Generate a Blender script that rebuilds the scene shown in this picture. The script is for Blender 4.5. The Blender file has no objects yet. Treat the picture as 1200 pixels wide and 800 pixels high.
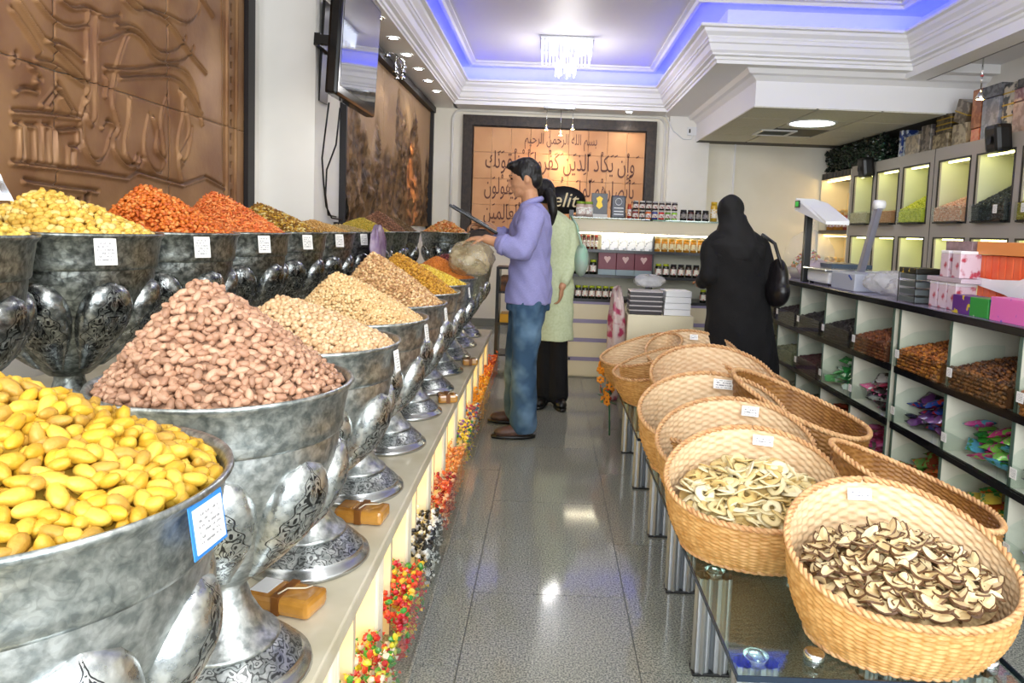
import bpy, bmesh, math, random
import numpy as np
from mathutils import Vector, Matrix
PI = math.pi
S = bpy.context.scene
COL = S.collection
# ------------------------------------------------------------------ camera
cd = bpy.data.cameras.new('camera'); cam = bpy.data.objects.new('camera', cd); COL.objects.link(cam)
cd.sensor_width = 36.0; cd.lens = 24.6; cd.clip_start = 0.02
cd.shift_x = -0.03583; cd.shift_y = -0.05417
cam.matrix_world = Matrix(((0.99927792, -0.03799085, -0.00057421, 0), (0.00243139, 0.07902019, -0.99687005, 0),
                           (0.03791731, 0.99614884, 0.0790555, 1.31), (0, 0, 0, 1)))
S.camera = cam
# ------------------------------------------------------------------ world, daylight from the shop front, exposure
w = bpy.data.worlds.new('world'); S.world = w; w.use_nodes = True
bg = w.node_tree.nodes['Background']; bg.inputs[0].default_value = (0.86, 0.93, 1.0, 1); bg.inputs[1].default_value = 1.25
def area(name, loc, size, sizey, power, col, rot):
    l = bpy.data.lights.new(name, 'AREA'); l.shape = 'RECTANGLE'; l.size = size; l.size_y = sizey
    l.energy = power; l.color = col
    o = bpy.data.objects.new(name, l); COL.objects.link(o); o.location = loc; o.rotation_euler = rot; return o
area('shop_front_daylight', (0.9, -1.75, 1.9), 4.6, 2.4, 135, (0.95, 0.98, 1.0), (PI/2*0.93, 0, 0))
def point(name, loc, power, col, r=0.05):
    l = bpy.data.lights.new(name, 'POINT'); l.energy = power; l.color = col; l.shadow_soft_size = r
    o = bpy.data.objects.new(name, l); COL.objects.link(o); o.location = loc; return o
def spot(name, loc, tgt, power, col, ang=60, blend=0.6, r=0.03):
    l = bpy.data.lights.new(name, 'SPOT'); l.energy = power; l.color = col; l.spot_size = math.radians(ang); l.spot_blend = blend; l.shadow_soft_size = r
    o = bpy.data.objects.new(name, l); COL.objects.link(o); o.location = loc
    o.rotation_euler = (Vector(tgt)-Vector(loc)).to_track_quat('-Z', 'Y').to_euler(); return o
vs = S.view_settings; vs.view_transform = 'Standard'; vs.look = 'None'; vs.gamma = 1.0; vs.use_curve_mapping = False; vs.exposure = 0.78
# ------------------------------------------------------------------ materials
def srgb(h):
    if isinstance(h, str):
        h = h.lstrip('#'); c = [int(h[i:i+2], 16)/255 for i in (0, 2, 4)]
    else: c = list(h)
    return tuple(x/12.92 if x <= .04045 else ((x+.055)/1.055)**2.4 for x in c)+(1,)
MATS = {}
def mat(name, col, rough=.5, metal=0., col2=None, scale=8., bump=0., bscale=40., alpha=1., trans=0., emit=0., spec=.5, island=None, detail=3., stretch=None, lo=.35, hi=.65, coat=0., ior=1.45):
    if name in MATS: return MATS[name]
    m = bpy.data.materials.new(name); m.use_nodes = True; nt = m.node_tree; N = nt.nodes; L = nt.links
    b = N['Principled BSDF']; c = srgb(col)
    b.inputs['Base Color'].default_value = c; b.inputs['Roughness'].default_value = rough; b.inputs['Metallic'].default_value = metal
    b.inputs['Specular IOR Level'].default_value = spec; b.inputs['IOR'].default_value = ior
    b.inputs['Transmission Weight'].default_value = trans; b.inputs['Alpha'].default_value = alpha
    b.inputs['Coat Weight'].default_value = coat
    tc = N.new('ShaderNodeTexCoord'); src = tc.outputs['Object']
    if stretch:
        mp = N.new('ShaderNodeMapping'); mp.inputs['Scale'].default_value = stretch; L.new(src, mp.inputs[0]); src = mp.outputs[0]
    out = None
    if col2 is not None:
        n = N.new('ShaderNodeTexNoise'); n.inputs['Scale'].default_value = scale; n.inputs['Detail'].default_value = detail; L.new(src, n.inputs['Vector'])
        r = N.new('ShaderNodeValToRGB'); r.color_ramp.elements[0].position = lo; r.color_ramp.elements[1].position = hi
        r.color_ramp.elements[0].color = c; r.color_ramp.elements[1].color = srgb(col2)
        L.new(n.outputs['Fac'], r.inputs[0]); out = r.outputs[0]
    if island:
        g = N.new('ShaderNodeNewGeometry'); oi = N.new('ShaderNodeObjectInfo'); ad = N.new('ShaderNodeMath'); ad.operation = 'ADD'
        L.new(g.outputs['Random Per Island'], ad.inputs[0]); L.new(oi.outputs['Random'], ad.inputs[1])
        fr = N.new('ShaderNodeMath'); fr.operation = 'FRACT'; L.new(ad.outputs[0], fr.inputs[0])
        r = N.new('ShaderNodeValToRGB'); cr = r.color_ramp; k = len(island)
        cr.interpolation = 'CONSTANT' if k > 3 else 'LINEAR'
        cr.elements[0].color = srgb(island[0]); cr.elements[0].position = 0
        cr.elements[1].color = srgb(island[-1]); cr.elements[1].position = (k-1)/k if k > 3 else 1
        for i in range(1, k-1):
            e = cr.elements.new(i/k if k > 3 else i/(k-1)); e.color = srgb(island[i])
        L.new(fr.outputs[0], r.inputs[0])
        if out is not None:
            mx = N.new('ShaderNodeMix'); mx.data_type = 'RGBA'; mx.inputs[0].default_value = .3
            L.new(r.outputs[0], mx.inputs[6]); L.new(out, mx.inputs[7]); out = mx.outputs[2]
        else: out = r.outputs[0]
    if out is not None: L.new(out, b.inputs['Base Color'])
    if emit:
        b.inputs['Emission Strength'].default_value = emit; b.inputs['Emission Color'].default_value = c
    if bump:
        n2 = N.new('ShaderNodeTexNoise'); n2.inputs['Scale'].default_value = bscale; n2.inputs['Detail'].default_value = 3; L.new(src, n2.inputs['Vector'])
        bp = N.new('ShaderNodeBump'); bp.inputs['Strength'].default_value = bump; bp.inputs['Distance'].default_value = .01
        L.new(n2.outputs['Fac'], bp.inputs['Height']); L.new(bp.outputs[0], b.inputs['Normal'])
    MATS[name] = m; return m
def glass(name, col='#fafdfc', rough=.02, mixf=.97):
    # clear sheet: transparent body with a real glossy coat
    m = bpy.data.materials.new(name); m.use_nodes = True; N = m.node_tree.nodes; L = m.node_tree.links; N.clear()
    o = N.new('ShaderNodeOutputMaterial'); t = N.new('ShaderNodeBsdfTransparent'); t.inputs[0].default_value = srgb(col)
    g = N.new('ShaderNodeBsdfGlossy'); g.inputs['Roughness'].default_value = rough
    f = N.new('ShaderNodeLayerWeight'); f.inputs['Blend'].default_value = .5; p = N.new('ShaderNodeMath'); p.operation = 'POWER'; p.inputs[1].default_value = 4.5; L.new(f.outputs['Facing'], p.inputs[0])
    mx = N.new('ShaderNodeMixShader'); mm = N.new('ShaderNodeMath'); mm.operation = 'MULTIPLY_ADD'; mm.inputs[1].default_value = .5; mm.inputs[2].default_value = (1-mixf)
    L.new(p.outputs[0], mm.inputs[0]); L.new(mm.outputs[0], mx.inputs[0]); L.new(t.outputs[0], mx.inputs[1]); L.new(g.outputs[0], mx.inputs[2]); L.new(mx.outputs[0], o.inputs[0])
    return m
def print_mat(name, paper, ink, sx=14, sy=7, thr=.5):
    # paper with rows of small printed marks, in UV space
    m = bpy.data.materials.new(name); m.use_nodes = True; N = m.node_tree.nodes; L = m.node_tree.links; b = N['Principled BSDF']; b.inputs['Roughness'].default_value = .6
    tc = N.new('ShaderNodeTexCoord'); sp = N.new('ShaderNodeSeparateXYZ'); L.new(tc.outputs['UV'], sp.inputs[0])
    def M(op, a, bb=None, c=None):
        n = N.new('ShaderNodeMath'); n.operation = op
        for i, v in enumerate((a, bb, c)):
            if v is None: continue
            if isinstance(v, (int, float)): n.inputs[i].default_value = v
            else: L.new(v, n.inputs[i])
        return n.outputs[0]
    row = M('MODULO', M('MULTIPLY', sp.outputs[1], sy), 1.0)
    inrow = M('MULTIPLY', M('GREATER_THAN', row, .3), M('LESS_THAN', row, .75))
    mp = N.new('ShaderNodeMapping'); mp.inputs['Scale'].default_value = (sx*2, sy, 1); L.new(tc.outputs['UV'], mp.inputs[0])
    wn = N.new('ShaderNodeTexNoise'); wn.inputs['Scale'].default_value = 1.0; wn.inputs['Detail'].default_value = 1; L.new(mp.outputs[0], wn.inputs['Vector'])
    ink_f = M('MULTIPLY', inrow, M('GREATER_THAN', wn.outputs['Fac'], thr))
    edge = M('MULTIPLY', M('MULTIPLY', M('GREATER_THAN', sp.outputs[0], .12), M('LESS_THAN', sp.outputs[0], .88)), M('MULTIPLY', M('GREATER_THAN', sp.outputs[1], .12), M('LESS_THAN', sp.outputs[1], .88)))
    mx = N.new('ShaderNodeMix'); mx.data_type = 'RGBA'; mx.inputs[6].default_value = srgb(paper); mx.inputs[7].default_value = srgb(ink)
    L.new(M('MULTIPLY', ink_f, edge), mx.inputs[0]); L.new(mx.outputs[2], b.inputs['Base Color']); return m
# ------------------------------------------------------------------ object helpers
def tag(o, label=None, cat=None, group=None, kind=None):
    if label: o['label'] = label
    if cat: o['category'] = cat
    if group: o['group'] = group
    if kind: o['kind'] = kind
    return o
def thing(name, label, cat, loc=(0, 0, 0), rz=0, group=None):
    o = bpy.data.objects.new(name, None); COL.objects.link(o); o.location = loc; o.rotation_euler = (0, 0, rz); o.empty_display_size = .05
    return tag(o, label, cat, group)
CH = {}
def link(name, me, m, parent=None, loc=None, rot=None, kind=None):
    o = bpy.data.objects.new(name, me); COL.objects.link(o)
    if m is not None and not me.materials:
        for k in (m if isinstance(m, (list, tuple)) else [m]): me.materials.append(k)
    if parent is not None: o.parent = parent; CH.setdefault(parent.name, []).append(o)
    if loc is not None: o.location = loc
    if rot is not None: o.rotation_euler = rot
    if kind: o['kind'] = kind
    return o
def dup(root, loc=None, rz=None, label=None, group=None, parent=None, scale=None, sub=None):
    r = root.copy(); COL.objects.link(r)
    if parent is not None: r.parent = parent
    if loc is not None: r.location = loc
    if rz is not None: r.rotation_euler = (0, 0, rz)
    if label: r['label'] = label
    if group: r['group'] = group
    if scale is not None: r.scale = scale
    for c in list(CH.get(root.name, [])):
        d = dup(c, parent=r); CH.setdefault(r.name, []).append(d)
    return r
def npmesh(name, V, F, smooth=False, mi=None):
    V = np.asarray(V, np.float32); F = np.asarray(F, np.int32); me = bpy.data.meshes.new(name)
    k = F.shape[1]; me.vertices.add(len(V)); me.vertices.foreach_set('co', V.ravel())
    me.loops.add(F.size); me.loops.foreach_set('vertex_index', F.ravel())
    me.polygons.add(len(F)); me.polygons.foreach_set('loop_start', np.arange(0, F.size, k, dtype=np.int32))
    if mi is not None: me.polygons.foreach_set('material_index', np.asarray(mi, np.int32))
    me.update(calc_edges=True); me.polygons.foreach_set('use_smooth', np.full(len(F), smooth)); me.validate(); return me
class MB:
    def __init__(s): s.v = []; s.f = []; s.m = []; s.sm = []; s.uv = {}
    def add(s, V, F, mi=0, smooth=False):
        o = len(s.v); s.v += [tuple(p) for p in V]
        for f in F: s.f.append(tuple(i+o for i in f)); s.m.append(mi); s.sm.append(smooth)
        return s
    def box(s, c, d, mi=0, rz=0, rx=0, ry=0, bev=0):
        x, y, z = d[0]/2, d[1]/2, d[2]/2; R = Matrix.Rotation(rz, 3, 'Z') @ Matrix.Rotation(ry, 3, 'Y') @ Matrix.Rotation(rx, 3, 'X'); c = Vector(c)
        if bev <= 0:
            P = [(-x, -y, -z), (x, -y, -z), (x, y, -z), (-x, y, -z), (-x, -y, z), (x, -y, z), (x, y, z), (-x, y, z)]
            F = [(0, 3, 2, 1), (4, 5, 6, 7), (0, 1, 5, 4), (1, 2, 6, 5), (2, 3, 7, 6), (3, 0, 4, 7)]
            return s.add([c+R@Vector(p) for p in P], F, mi)
        b = min(bev, x*.9, y*.9, z*.9); bm = bmesh.new(); bmesh.ops.create_cube(bm, size=1)
        for v in bm.verts: v.co = Vector((v.co.x*2*x, v.co.y*2*y, v.co.z*2*z))
        bmesh.ops.bevel(bm, geom=bm.edges[:], offset=b, segments=2, affect='EDGES', profile=.6)
        bm.verts.index_update(); V = [c+R@v.co for v in bm.verts]; F = [tuple(v.index for v in f.verts) for f in bm.faces]; bm.free()
        return s.add(V, F, mi)
    def b2(s, a, b, mi=0, bev=0):
        return s.box([(a[i]+b[i])/2 for i in range(3)], [abs(b[i]-a[i]) for i in range(3)], mi, bev=bev)
    def lathe(s, prof, n=32, c=(0, 0, 0), mi=0, smooth=True, cap=False, sx=1, sy=1):
        V = []; F = []
        for r, z in prof:
            for i in range(n):
                a = 2*PI*i/n; V.append((c[0]+sx*r*math.cos(a), c[1]+sy*r*math.sin(a), c[2]+z))
        for j in range(len(prof)-1):
            for i in range(n):
                k = (i+1) % n; F.append((j*n+i, j*n+k, (j+1)*n+k, (j+1)*n+i))
        if cap:
            F.append(tuple(range(n-1, -1, -1))); F.append(tuple((len(prof)-1)*n+i for i in range(n)))
        return s.add(V, F, mi, smooth)
    def tube(s, pts, r, n=8, mi=0, closed=False, smooth=True):
        pts = [Vector(p) for p in pts]; m = len(pts); rr = r if isinstance(r, (list, tuple)) else [r]*m; V = []; up = Vector((0, 0, 1)); prev = None
        for i, p in enumerate(pts):
            if closed: t = pts[(i+1) % m]-pts[i-1]
            else: t = pts[min(i+1, m-1)]-pts[max(i-1, 0)]
            t.normalize()
            if prev is None:
                a = up if abs(t.dot(up)) < .9 else Vector((1, 0, 0)); x = t.cross(a).normalized()
            else: x = (prev-t*prev.dot(t)).normalized()
            prev = x; y = t.cross(x)
            for k in range(n):
                a = 2*PI*k/n; V.append(p+(x*math.cos(a)+y*math.sin(a))*rr[i])
        F = []
        for j in range(m if closed else m-1):
            q = (j+1) % m
            for k in range(n): F.append((j*n+k, j*n+(k+1) % n, q*n+(k+1) % n, q*n+k))
        if not closed: F.append(tuple(range(n-1, -1, -1))); F.append(tuple((m-1)*n+k for k in range(n)))
        return s.add(V, F, mi, smooth)
    def cyl(s, a, b, r, n=16, mi=0, r2=None):
        return s.tube([a, b], [r, r if r2 is None else r2], n, mi, smooth=True)
    def ell(s, c, r, n=12, m=8, mi=0, R=None):
        V = []; F = []; c = Vector(c)
        for j in range(m+1):
            ph = -PI/2+PI*j/m
            for i in range(n):
                a = 2*PI*i/n; q = Vector((r[0]*math.cos(ph)*math.cos(a), r[1]*math.cos(ph)*math.sin(a), r[2]*math.sin(ph)))
                V.append(c+(R@q if R else q))
        for j in range(m):
            for i in range(n): F.append((j*n+i, j*n+(i+1) % n, (j+1)*n+(i+1) % n, (j+1)*n+i))
        return s.add(V, F, mi, True)
    def loft(s, rings, n=24, mi=0, smooth=True, fold=None):
        V = []; F = []
        for (cx, cy, cz, rx, ry) in rings:
            for i in range(n):
                a = 2*PI*i/n; k = 1+(fold(a, cz) if fold else 0); V.append((cx+rx*k*math.cos(a), cy+ry*k*math.sin(a), cz))
        for j in range(len(rings)-1):
            for i in range(n): F.append((j*n+i, j*n+(i+1) % n, (j+1)*n+(i+1) % n, (j+1)*n+i))
        F.append(tuple(range(n-1, -1, -1))); F.append(tuple((len(rings)-1)*n+i for i in range(n)))
        return s.add(V, F, mi, smooth)
    def me(s, name='mesh'):
        me = bpy.data.meshes.new(name); me.from_pydata([tuple(v) for v in s.v], [], s.f)
        me.polygons.foreach_set('material_index', s.m); me.polygons.foreach_set('use_smooth', s.sm); me.update(); return me
    def build(s, name, m, parent=None, loc=None, rot=None, kind=None):
        return link(name, s.me(name), m, parent, loc, rot, kind)
def struct(name, mb, m): o = mb.build(name, m); o['kind'] = 'structure'; return o
def boxt(name, label, cat, c, d, m, rz=0, group=None, bev=.003):
    # a single-mesh box thing standing with its bottom centre at c
    mb = MB().box((0, 0, d[2]/2), d, bev=bev); o = mb.build(name, m, None, c, (0, 0, rz)); return tag(o, label, cat, group)
def card_mesh(wd, ht, th=.0015):
    x, y, z = wd/2, th/2, ht/2
    V = [(-x, -y, -z), (x, -y, -z), (x, y, -z), (-x, y, -z), (-x, -y, z), (x, -y, z), (x, y, z), (-x, y, z)]
    F = [(0, 1, 5, 4), (0, 3, 2, 1), (4, 5, 6, 7), (1, 2, 6, 5), (2, 3, 7, 6), (3, 0, 4, 7)]
    me = bpy.data.meshes.new('card'); me.from_pydata(V, [], F); uv = me.uv_layers.new(name='UVMap')
    for i, c in enumerate([(0, 0), (1, 0), (1, 1), (0, 1)]): uv.data[i].uv = c
    for i in range(4, len(uv.data)): uv.data[i].uv = (0, 0)
    return me
def baked(o):
    # the object's final mesh, evaluated in a scratch scene of its own
    sc = bpy.data.scenes.new('scratch'); sc.collection.objects.link(o)
    with bpy.context.temp_override(scene=sc, view_layer=sc.view_layers[0]): dg = bpy.context.evaluated_depsgraph_get(); dg.update()
    me = bpy.data.meshes.new_from_object(o.evaluated_get(dg)); bpy.data.objects.remove(o); bpy.data.scenes.remove(sc); return me
def text_mesh(body, size, extrude=.002, align='CENTER', shear=0):
    cu = bpy.data.curves.new('text', 'FONT'); cu.body = body; cu.size = size; cu.extrude = extrude; cu.align_x = align; cu.align_y = 'CENTER'; cu.resolution_u = 3; cu.shear = shear
    o = bpy.data.objects.new('text', cu); me = baked(o); bpy.data.curves.remove(cu); me.materials.clear(); return me
rng = np.random.default_rng(7); random.seed(7)
# ------------------------------------------------------------------ scattered goods
def base_ico(sub=1):
    bm = bmesh.new(); bmesh.ops.create_icosphere(bm, subdivisions=sub, radius=1); bm.verts.index_update()
    V = np.array([v.co[:] for v in bm.verts]); F = np.array([[v.index for v in f.verts] for f in bm.faces]); bm.free(); return V, F
ICO1 = base_ico(1); ICO2 = base_ico(2)
OCT = (np.array([(1, 0, 0), (-1, 0, 0), (0, 1, 0), (0, -1, 0), (0, 0, 1), (0, 0, -1)], float), np.array([(0, 2, 4), (2, 1, 4), (1, 3, 4), (3, 0, 4), (2, 0, 5), (1, 2, 5), (3, 1, 5), (0, 3, 5)]))
def rand_rot(n, flat=.5, normals=None):
    # random frames whose local z leans to the surface normal (flat=1 lies down exactly)
    a = rng.uniform(0, 2*PI, n)
    nz = rng.normal(size=(n, 3))*(1-flat)
    nz += (normals if normals is not None else np.array([0, 0, 1.]))
    nz /= np.linalg.norm(nz, axis=1)[:, None]
    t = np.stack([np.cos(a), np.sin(a), np.zeros(n)], 1); x = t-(t*nz).sum(1)[:, None]*nz; x /= np.linalg.norm(x, axis=1)[:, None]
    y = np.cross(nz, x); return np.stack([x, y, nz], 2)
def scatter_mesh(name, base, P, R, scales, smooth=True):
    BV, BF = base; n = len(P)
    V = np.einsum('nij,nkj->nki', R, BV[None]*scales[:, None, :])+P[:, None, :]
    F = BF[None]+(np.arange(n)*len(BV))[:, None, None]
    return npmesh(name, V.reshape(-1, 3), F.reshape(-1, BF.shape[1]), smooth)
def heap_h(x, y, R, hp, pk=(0, 0), pw=1.0):
    # height of a heap over a disc of radius R with its peak at pk
    dx = x-pk[0]; dy = y-pk[1]; d = np.hypot(dx, dy)+1e-9; ux, uy = dx/d, dy/d
    b = pk[0]*ux+pk[1]*uy; c = pk[0]**2+pk[1]**2-R*R; t = -b+np.sqrt(np.maximum(b*b-c, 1e-9))
    return hp*(1-np.clip(d/t, 0, 1)**pw)
def heap_pts(R, hp, size, pk=(0, 0), pw=1.0, layers=1, sx=1., sy=1.):
    s = size; pts = []
    for l in range(layers):
        g = np.arange(-R, R+s, s*.93); X, Y = np.meshgrid(g, g); X = X+(np.arange(len(g)) % 2)[:, None]*s*.46
        X = X+rng.uniform(-.3, .3, X.shape)*s+l*s*.4; Y = Y+rng.uniform(-.3, .3, Y.shape)*s+l*s*.3
        k = np.hypot(X, Y) < R-.1*s; X, Y = X[k], Y[k]; Z = heap_h(X, Y, R, hp, pk, pw)-l*s*.35+rng.uniform(-.12, .22, X.shape)*s
        pts.append(np.stack([X*sx, Y*sy, Z], 1))
    P = np.concatenate(pts); e = .01
    nx = heap_h(P[:, 0]/sx+e, P[:, 1]/sy, R, hp, pk, pw)-heap_h(P[:, 0]/sx-e, P[:, 1]/sy, R, hp, pk, pw); ny = heap_h(P[:, 0]/sx, P[:, 1]/sy+e, R, hp, pk, pw)-heap_h(P[:, 0]/sx, P[:, 1]/sy-e, R, hp, pk, pw)
    N = np.stack([-nx/(2*e), -ny/(2*e), np.ones(len(P))], 1); N /= np.linalg.norm(N, axis=1)[:, None]; return P, N
def mound_mesh(R, hp, pk=(0, 0), pw=1., drop=.012, n=40, sx=1, sy=1):
    V = []; F = []; m = 10
    for j in range(m+1):
        q = j/m
        for i in range(n):
            a = 2*PI*i/n; x = pk[0]*(1-q)+R*q*math.cos(a); y = pk[1]*(1-q)+R*q*math.sin(a)
            V.append((x*sx, y*sy, float(hp*(1-q**pw))-drop))
    for j in range(m):
        for i in range(n): F.append((j*n+i, (j+1)*n+i, (j+1)*n+(i+1) % n, j*n+(i+1) % n))
    return V, F
# ------------------------------------------------------------------ room shell
WHITE = mat('painted_plaster', '#e9e6df', .6, col2='#efece6', scale=2); CREAM = mat('cream_plaster', '#e6e0d0', .6, col2='#ece7da', scale=2)
CORN = mat('white_gypsum', '#eeedee', .45); CEIL = mat('ceiling_paint', '#dcd9de', .5)
GRAN = mat('grey_granite', '#565a57', .09, col2='#9c9d94', scale=170, detail=6, lo=.38, hi=.62, spec=.6); GROUT = mat('grout', '#5a5c5b', .7)
DFRAME = mat('dark_wood_frame', '#2a221d', .45, col2='#3d3027', scale=20, bump=.4); BLACK = mat('black_plastic', '#121212', .35); CHROME = mat('chrome', '#d8dadc', .15, 1.0)
ALU = mat('brushed_aluminium', '#b9bcc0', .32, .9); CLEAR = glass('clear_acrylic'); TGLASS = glass('table_glass', '#e6f2ec', .01, .90)
LED_B = mat('blue_led', (.16, .26, 1.0), emit=7.5); LED_W = mat('warm_led', (1, .84, .5), emit=9); LED_C = mat('cool_lamp', (1, 1, 1), emit=22); WPLAS = mat('white_plastic', '#e4e5e6', .4)
fl = struct('floor', MB().b2((-2.1, -1.8, -.04), (4, 9.4, -.004)), GROUT)
fl2 = None
tm = MB().box((0, 0, -.002), (.5415, .8565, .004)).me('floor_tile'); tm.materials.append(GRAN)
for i in range(-4, 7):
    for j in range(-2, 11):
        x = -.2275+.545*(i+.5); y = .71+.86*j+(.43 if i % 2 == 0 else 0)
        if x > 3.95 or y > 9.75 or y < -1.9: continue
        o = link('floor_tile', tm, None, fl, (x, y, 0))
HI = 3.35
struct('wall_left', MB().b2((-2.12, -1.8, 0), (-2.0, 4.8, HI)), WHITE)
struct('wall_left', MB().b2((-2.12, 4.8, 0), (-1.62, 9.45, HI)), WHITE)
struct('wall_back', MB().b2((-2.12, 9.35, 0), (4.05, 9.47, HI)), CREAM)
struct('wall_right', MB().b2((3.95, -1.8, 0), (4.07, 9.35, HI)), WHITE)
struct('trim_1', MB().b2((1.5, 9.25, 0), (2.03, 9.36, 2.9)), WHITE)
struct('ceiling', MB().b2((-2.12, -1.8, HI), (4.07, 9.47, HI+.1)), CEIL)
PATH = [(-1.10, 2.6), (-1.10, 8.85), (1.25, 8.85), (1.25, 6.2), (3.0, 6.2), (3.0, 2.6)]  # tray closed early, out of view, to keep blue reflections down
CLOSED = True
def offset(path, o):
    out = []
    for i, p in enumerate(path):
        ns = []
        for a, b in ((i-1, i), (i, i+1)):
            b %= len(path)
            d = Vector((path[b][0]-path[a][0], path[b][1]-path[a][1])).normalized(); ns.append(Vector((-d.y, d.x)))
        n = ns[0] if len(ns) == 1 else (ns[0]+ns[1])
        out.append((p[0]+n.x*o, p[1]+n.y*o))
    return out
def sweep(prof, path=PATH, cut=0):
    V = []; F = []; m = len(path)
    for o, z in prof:
        for p in offset(path, o): V.append((p[0], p[1], z))
    for j in range(len(prof)-1):
        for i in range(m-cut): F.append((j*m+i, j*m+(i+1) % m, (j+1)*m+(i+1) % m, (j+1)*m+i))
    return MB().add(V, F)
struct('trim_2', sweep([(.27, HI), (.27, 3.15), (.0, 3.15), (-.015, 3.145), (-.015, 3.12), (.02, 3.115), (.025, 3.09), (.055, 3.06), (.06, 3.04), (.07, 3.04), (.07, 3.01), (.085, 3.0), (.10, 2.95), (.12, 2.93), (.12, 2.915), (.15, 2.905), (.155, 2.885), (.18, 2.875), (.18, 2.86), (.185, 2.90)]), CORN)
struct('trim_3', sweep([(-.02, HI), (-.02, HI-.035), (-.035, HI-.05), (-.06, HI-.05), (-.075, HI-.025), (-.11, HI-.02), (-.11, HI)]), CORN)
o = sweep([(.19, 3.152), (.19, 3.172), (.21, 3.172)], cut=1).build('led_strip', LED_B); tag(o, 'blue LED strip hidden in the ceiling cove above the white cornice', 'light strip')
sp = []
struct('ceiling_soffit_left', MB().b2((-2.0, -1.8, 2.86), (-1.27, 9.35, 2.93)).b2((-1.27, -1.8, 2.86), (3.36, 2.43, 2.93)), CORN).name = 'trim_4'  # near slab is unseen, added to cut off the blue cove light
struct('trim_5', MB().b2((-1.3, 9.0, 2.86), (1.45, 9.35, 2.93)), CORN)
struct('trim_6', MB().b2((1.42, 6.37, 2.85), (4.0, 9.35, 2.93)), CORN)
bx = MB().b2((1.85, 6.6, 2.53), (3.95, 9.35, 2.86))
# small crown round the box
bx.add(*(lambda P: (P, [(0, 1, 4, 3), (1, 2, 5, 4), (3, 4, 7, 6), (4, 5, 8, 7), (6, 7, 10, 9), (7, 8, 11, 10)]))([(1.73, 9.35, 2.85), (1.73, 6.48, 2.85), (3.95, 6.48, 2.85), (1.76, 9.35, 2.81), (1.76, 6.51, 2.81), (3.95, 6.51, 2.81), (1.80, 9.35, 2.80), (1.80, 6.55, 2.80), (3.95, 6.55, 2.80), (1.85, 9.35, 2.76), (1.85, 6.6, 2.76), (3.95, 6.6, 2.76)]))
sof = struct('trim_7', bx, CORN)
TILE = mat('ceiling_tile', '#d6d3c6', .8, col2='#cdcabb', scale=60); ttm = MB().box((0, 0, 0), (.582, .582, .014), bev=.004).me('ceiling_tile'); ttm.materials.append(TILE)
MB().b2((1.855, 6.605, 2.5285), (3.94, 9.34, 2.5298)).build('tile_grid', mat('grid_grey', '#55524a', .7), sof)
for i in range(4):
    for j in range(5):
        x = 2.13+.6*i; y = 6.88+.6*j
        if x > 3.8: continue
        sc = (1, 1, 1)
        if y > 9.1: continue
        if (i, j) == (1, 2): continue
        link('ceiling_tile', ttm, None, sof, (x, y, 2.524))
struct('trim_8', MB().b2((3.17, -1.8, 2.80), (3.36, 6.5, 2.93)).b2((3.36, -1.8, 2.93), (3.96, 6.5, 2.98)), CORN)
struct('trim_9', MB().b2((3.36, -1.8, 2.80), (3.38, 6.5, 2.815)), mat('grey_shadow_gap', '#8a8a8c', .6))
# round recessed lamp and vent in the soffit
t = thing('recessed_lamp', 'large round recessed lamp glowing white in the dropped soffit', 'ceiling light', (2.66, 7.35, 2.52))
MB().lathe([(.0, -.004), (.22, -.004)], 40, smooth=False).build('diffuser', mat('lamp_face', (.95, 1, .98), emit=7), t)
MB().lathe([(.22, .0), (.22, -.012), (.25, -.012), (.25, .0)], 40).build('trim_ring', WPLAS, t)
t = thing('ceiling_vent', 'square dark air vent set in the dropped soffit tiles', 'vent', (2.5, 8.08, 2.515))
MB().b2((-.16, -.16, 0), (.16, .16, .004)).build('backing', mat('dark_vent', '#3c3d38', .7), t)
f = MB(); [f.b2(*a) for a in (((-.2, -.2, -.01), (.2, -.16, .004)), ((-.2, .16, -.01), (.2, .2, .004)), ((-.2, -.16, -.01), (-.16, .16, .004)), ((.16, -.16, -.01), (.2, .16, .004)))]; f.build('frame', WPLAS, t)
sl = MB().box((0, 0, -.003), (.31, .012, .002), rx=.6).me('slat'); 
for k in range(9): link('slat', sl, mat('vent_slat', '#77776f', .5), t, (0, -.14+.035*k, 0))
# moulding bead round the calligraphy panel
def rrect(x0, x1, z0, z1, r, y, n=6, bottom=False):
    P = [(x0, y, z0)]
    for c, a0 in (((x0+r, z1-r), PI), ((x1-r, z1-r), PI/2)):
        for k in range(n+1):
            a = a0-PI/2*k/n; P.append((c[0]+r*math.cos(a), y, c[1]+r*math.sin(a)))
    P.append((x1, y, z0)); return P
struct('trim_10', MB().tube(rrect(-1.34, 1.46, .3, 2.84, .12, 9.345), .018, 8), mat('bead_white', '#dcd9d2', .5))  # bead in a slightly greyed white
struct('trim_11', MB().b2((2.38, 9.32, 0), (2.40, 9.36, 2.53)), CORN)
struct('baseboard_back', MB().b2((-1.62, 9.33, 0), (3.95, 9.35, .1)), GRAN)
# downlights over the second mural
pts = [5.42, 5.97, 6.51, 7.07, 7.66, 8.24]
dl0 = None
GL = 'downlights along the left ceiling strip'
for k in range(-8, 6):
    y = 5.42+.56*k
    if dl0 is None:
        dl0 = thing('downlight', 'small round white downlight in the strip over the left wall', 'ceiling light', (-1.37, y, 2.858), 0, GL)
        MB().lathe([(0, -.001), (.046, -.001)], 20, smooth=False).build('lamp', LED_C, dl0); MB().lathe([(.038, .001), (.038, -.006), (.052, -.006), (.055, .001)], 20).build('ring', CHROME, dl0)
    else: dup(dl0, (-1.37, y, 2.858))
    if k >= -2 and k % 2 == 0: spot('downlight_beam', (-1.37, y, 2.84), (-1.45, y, 0), 9, (1, .93, .8), 100, .8, .04)
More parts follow.
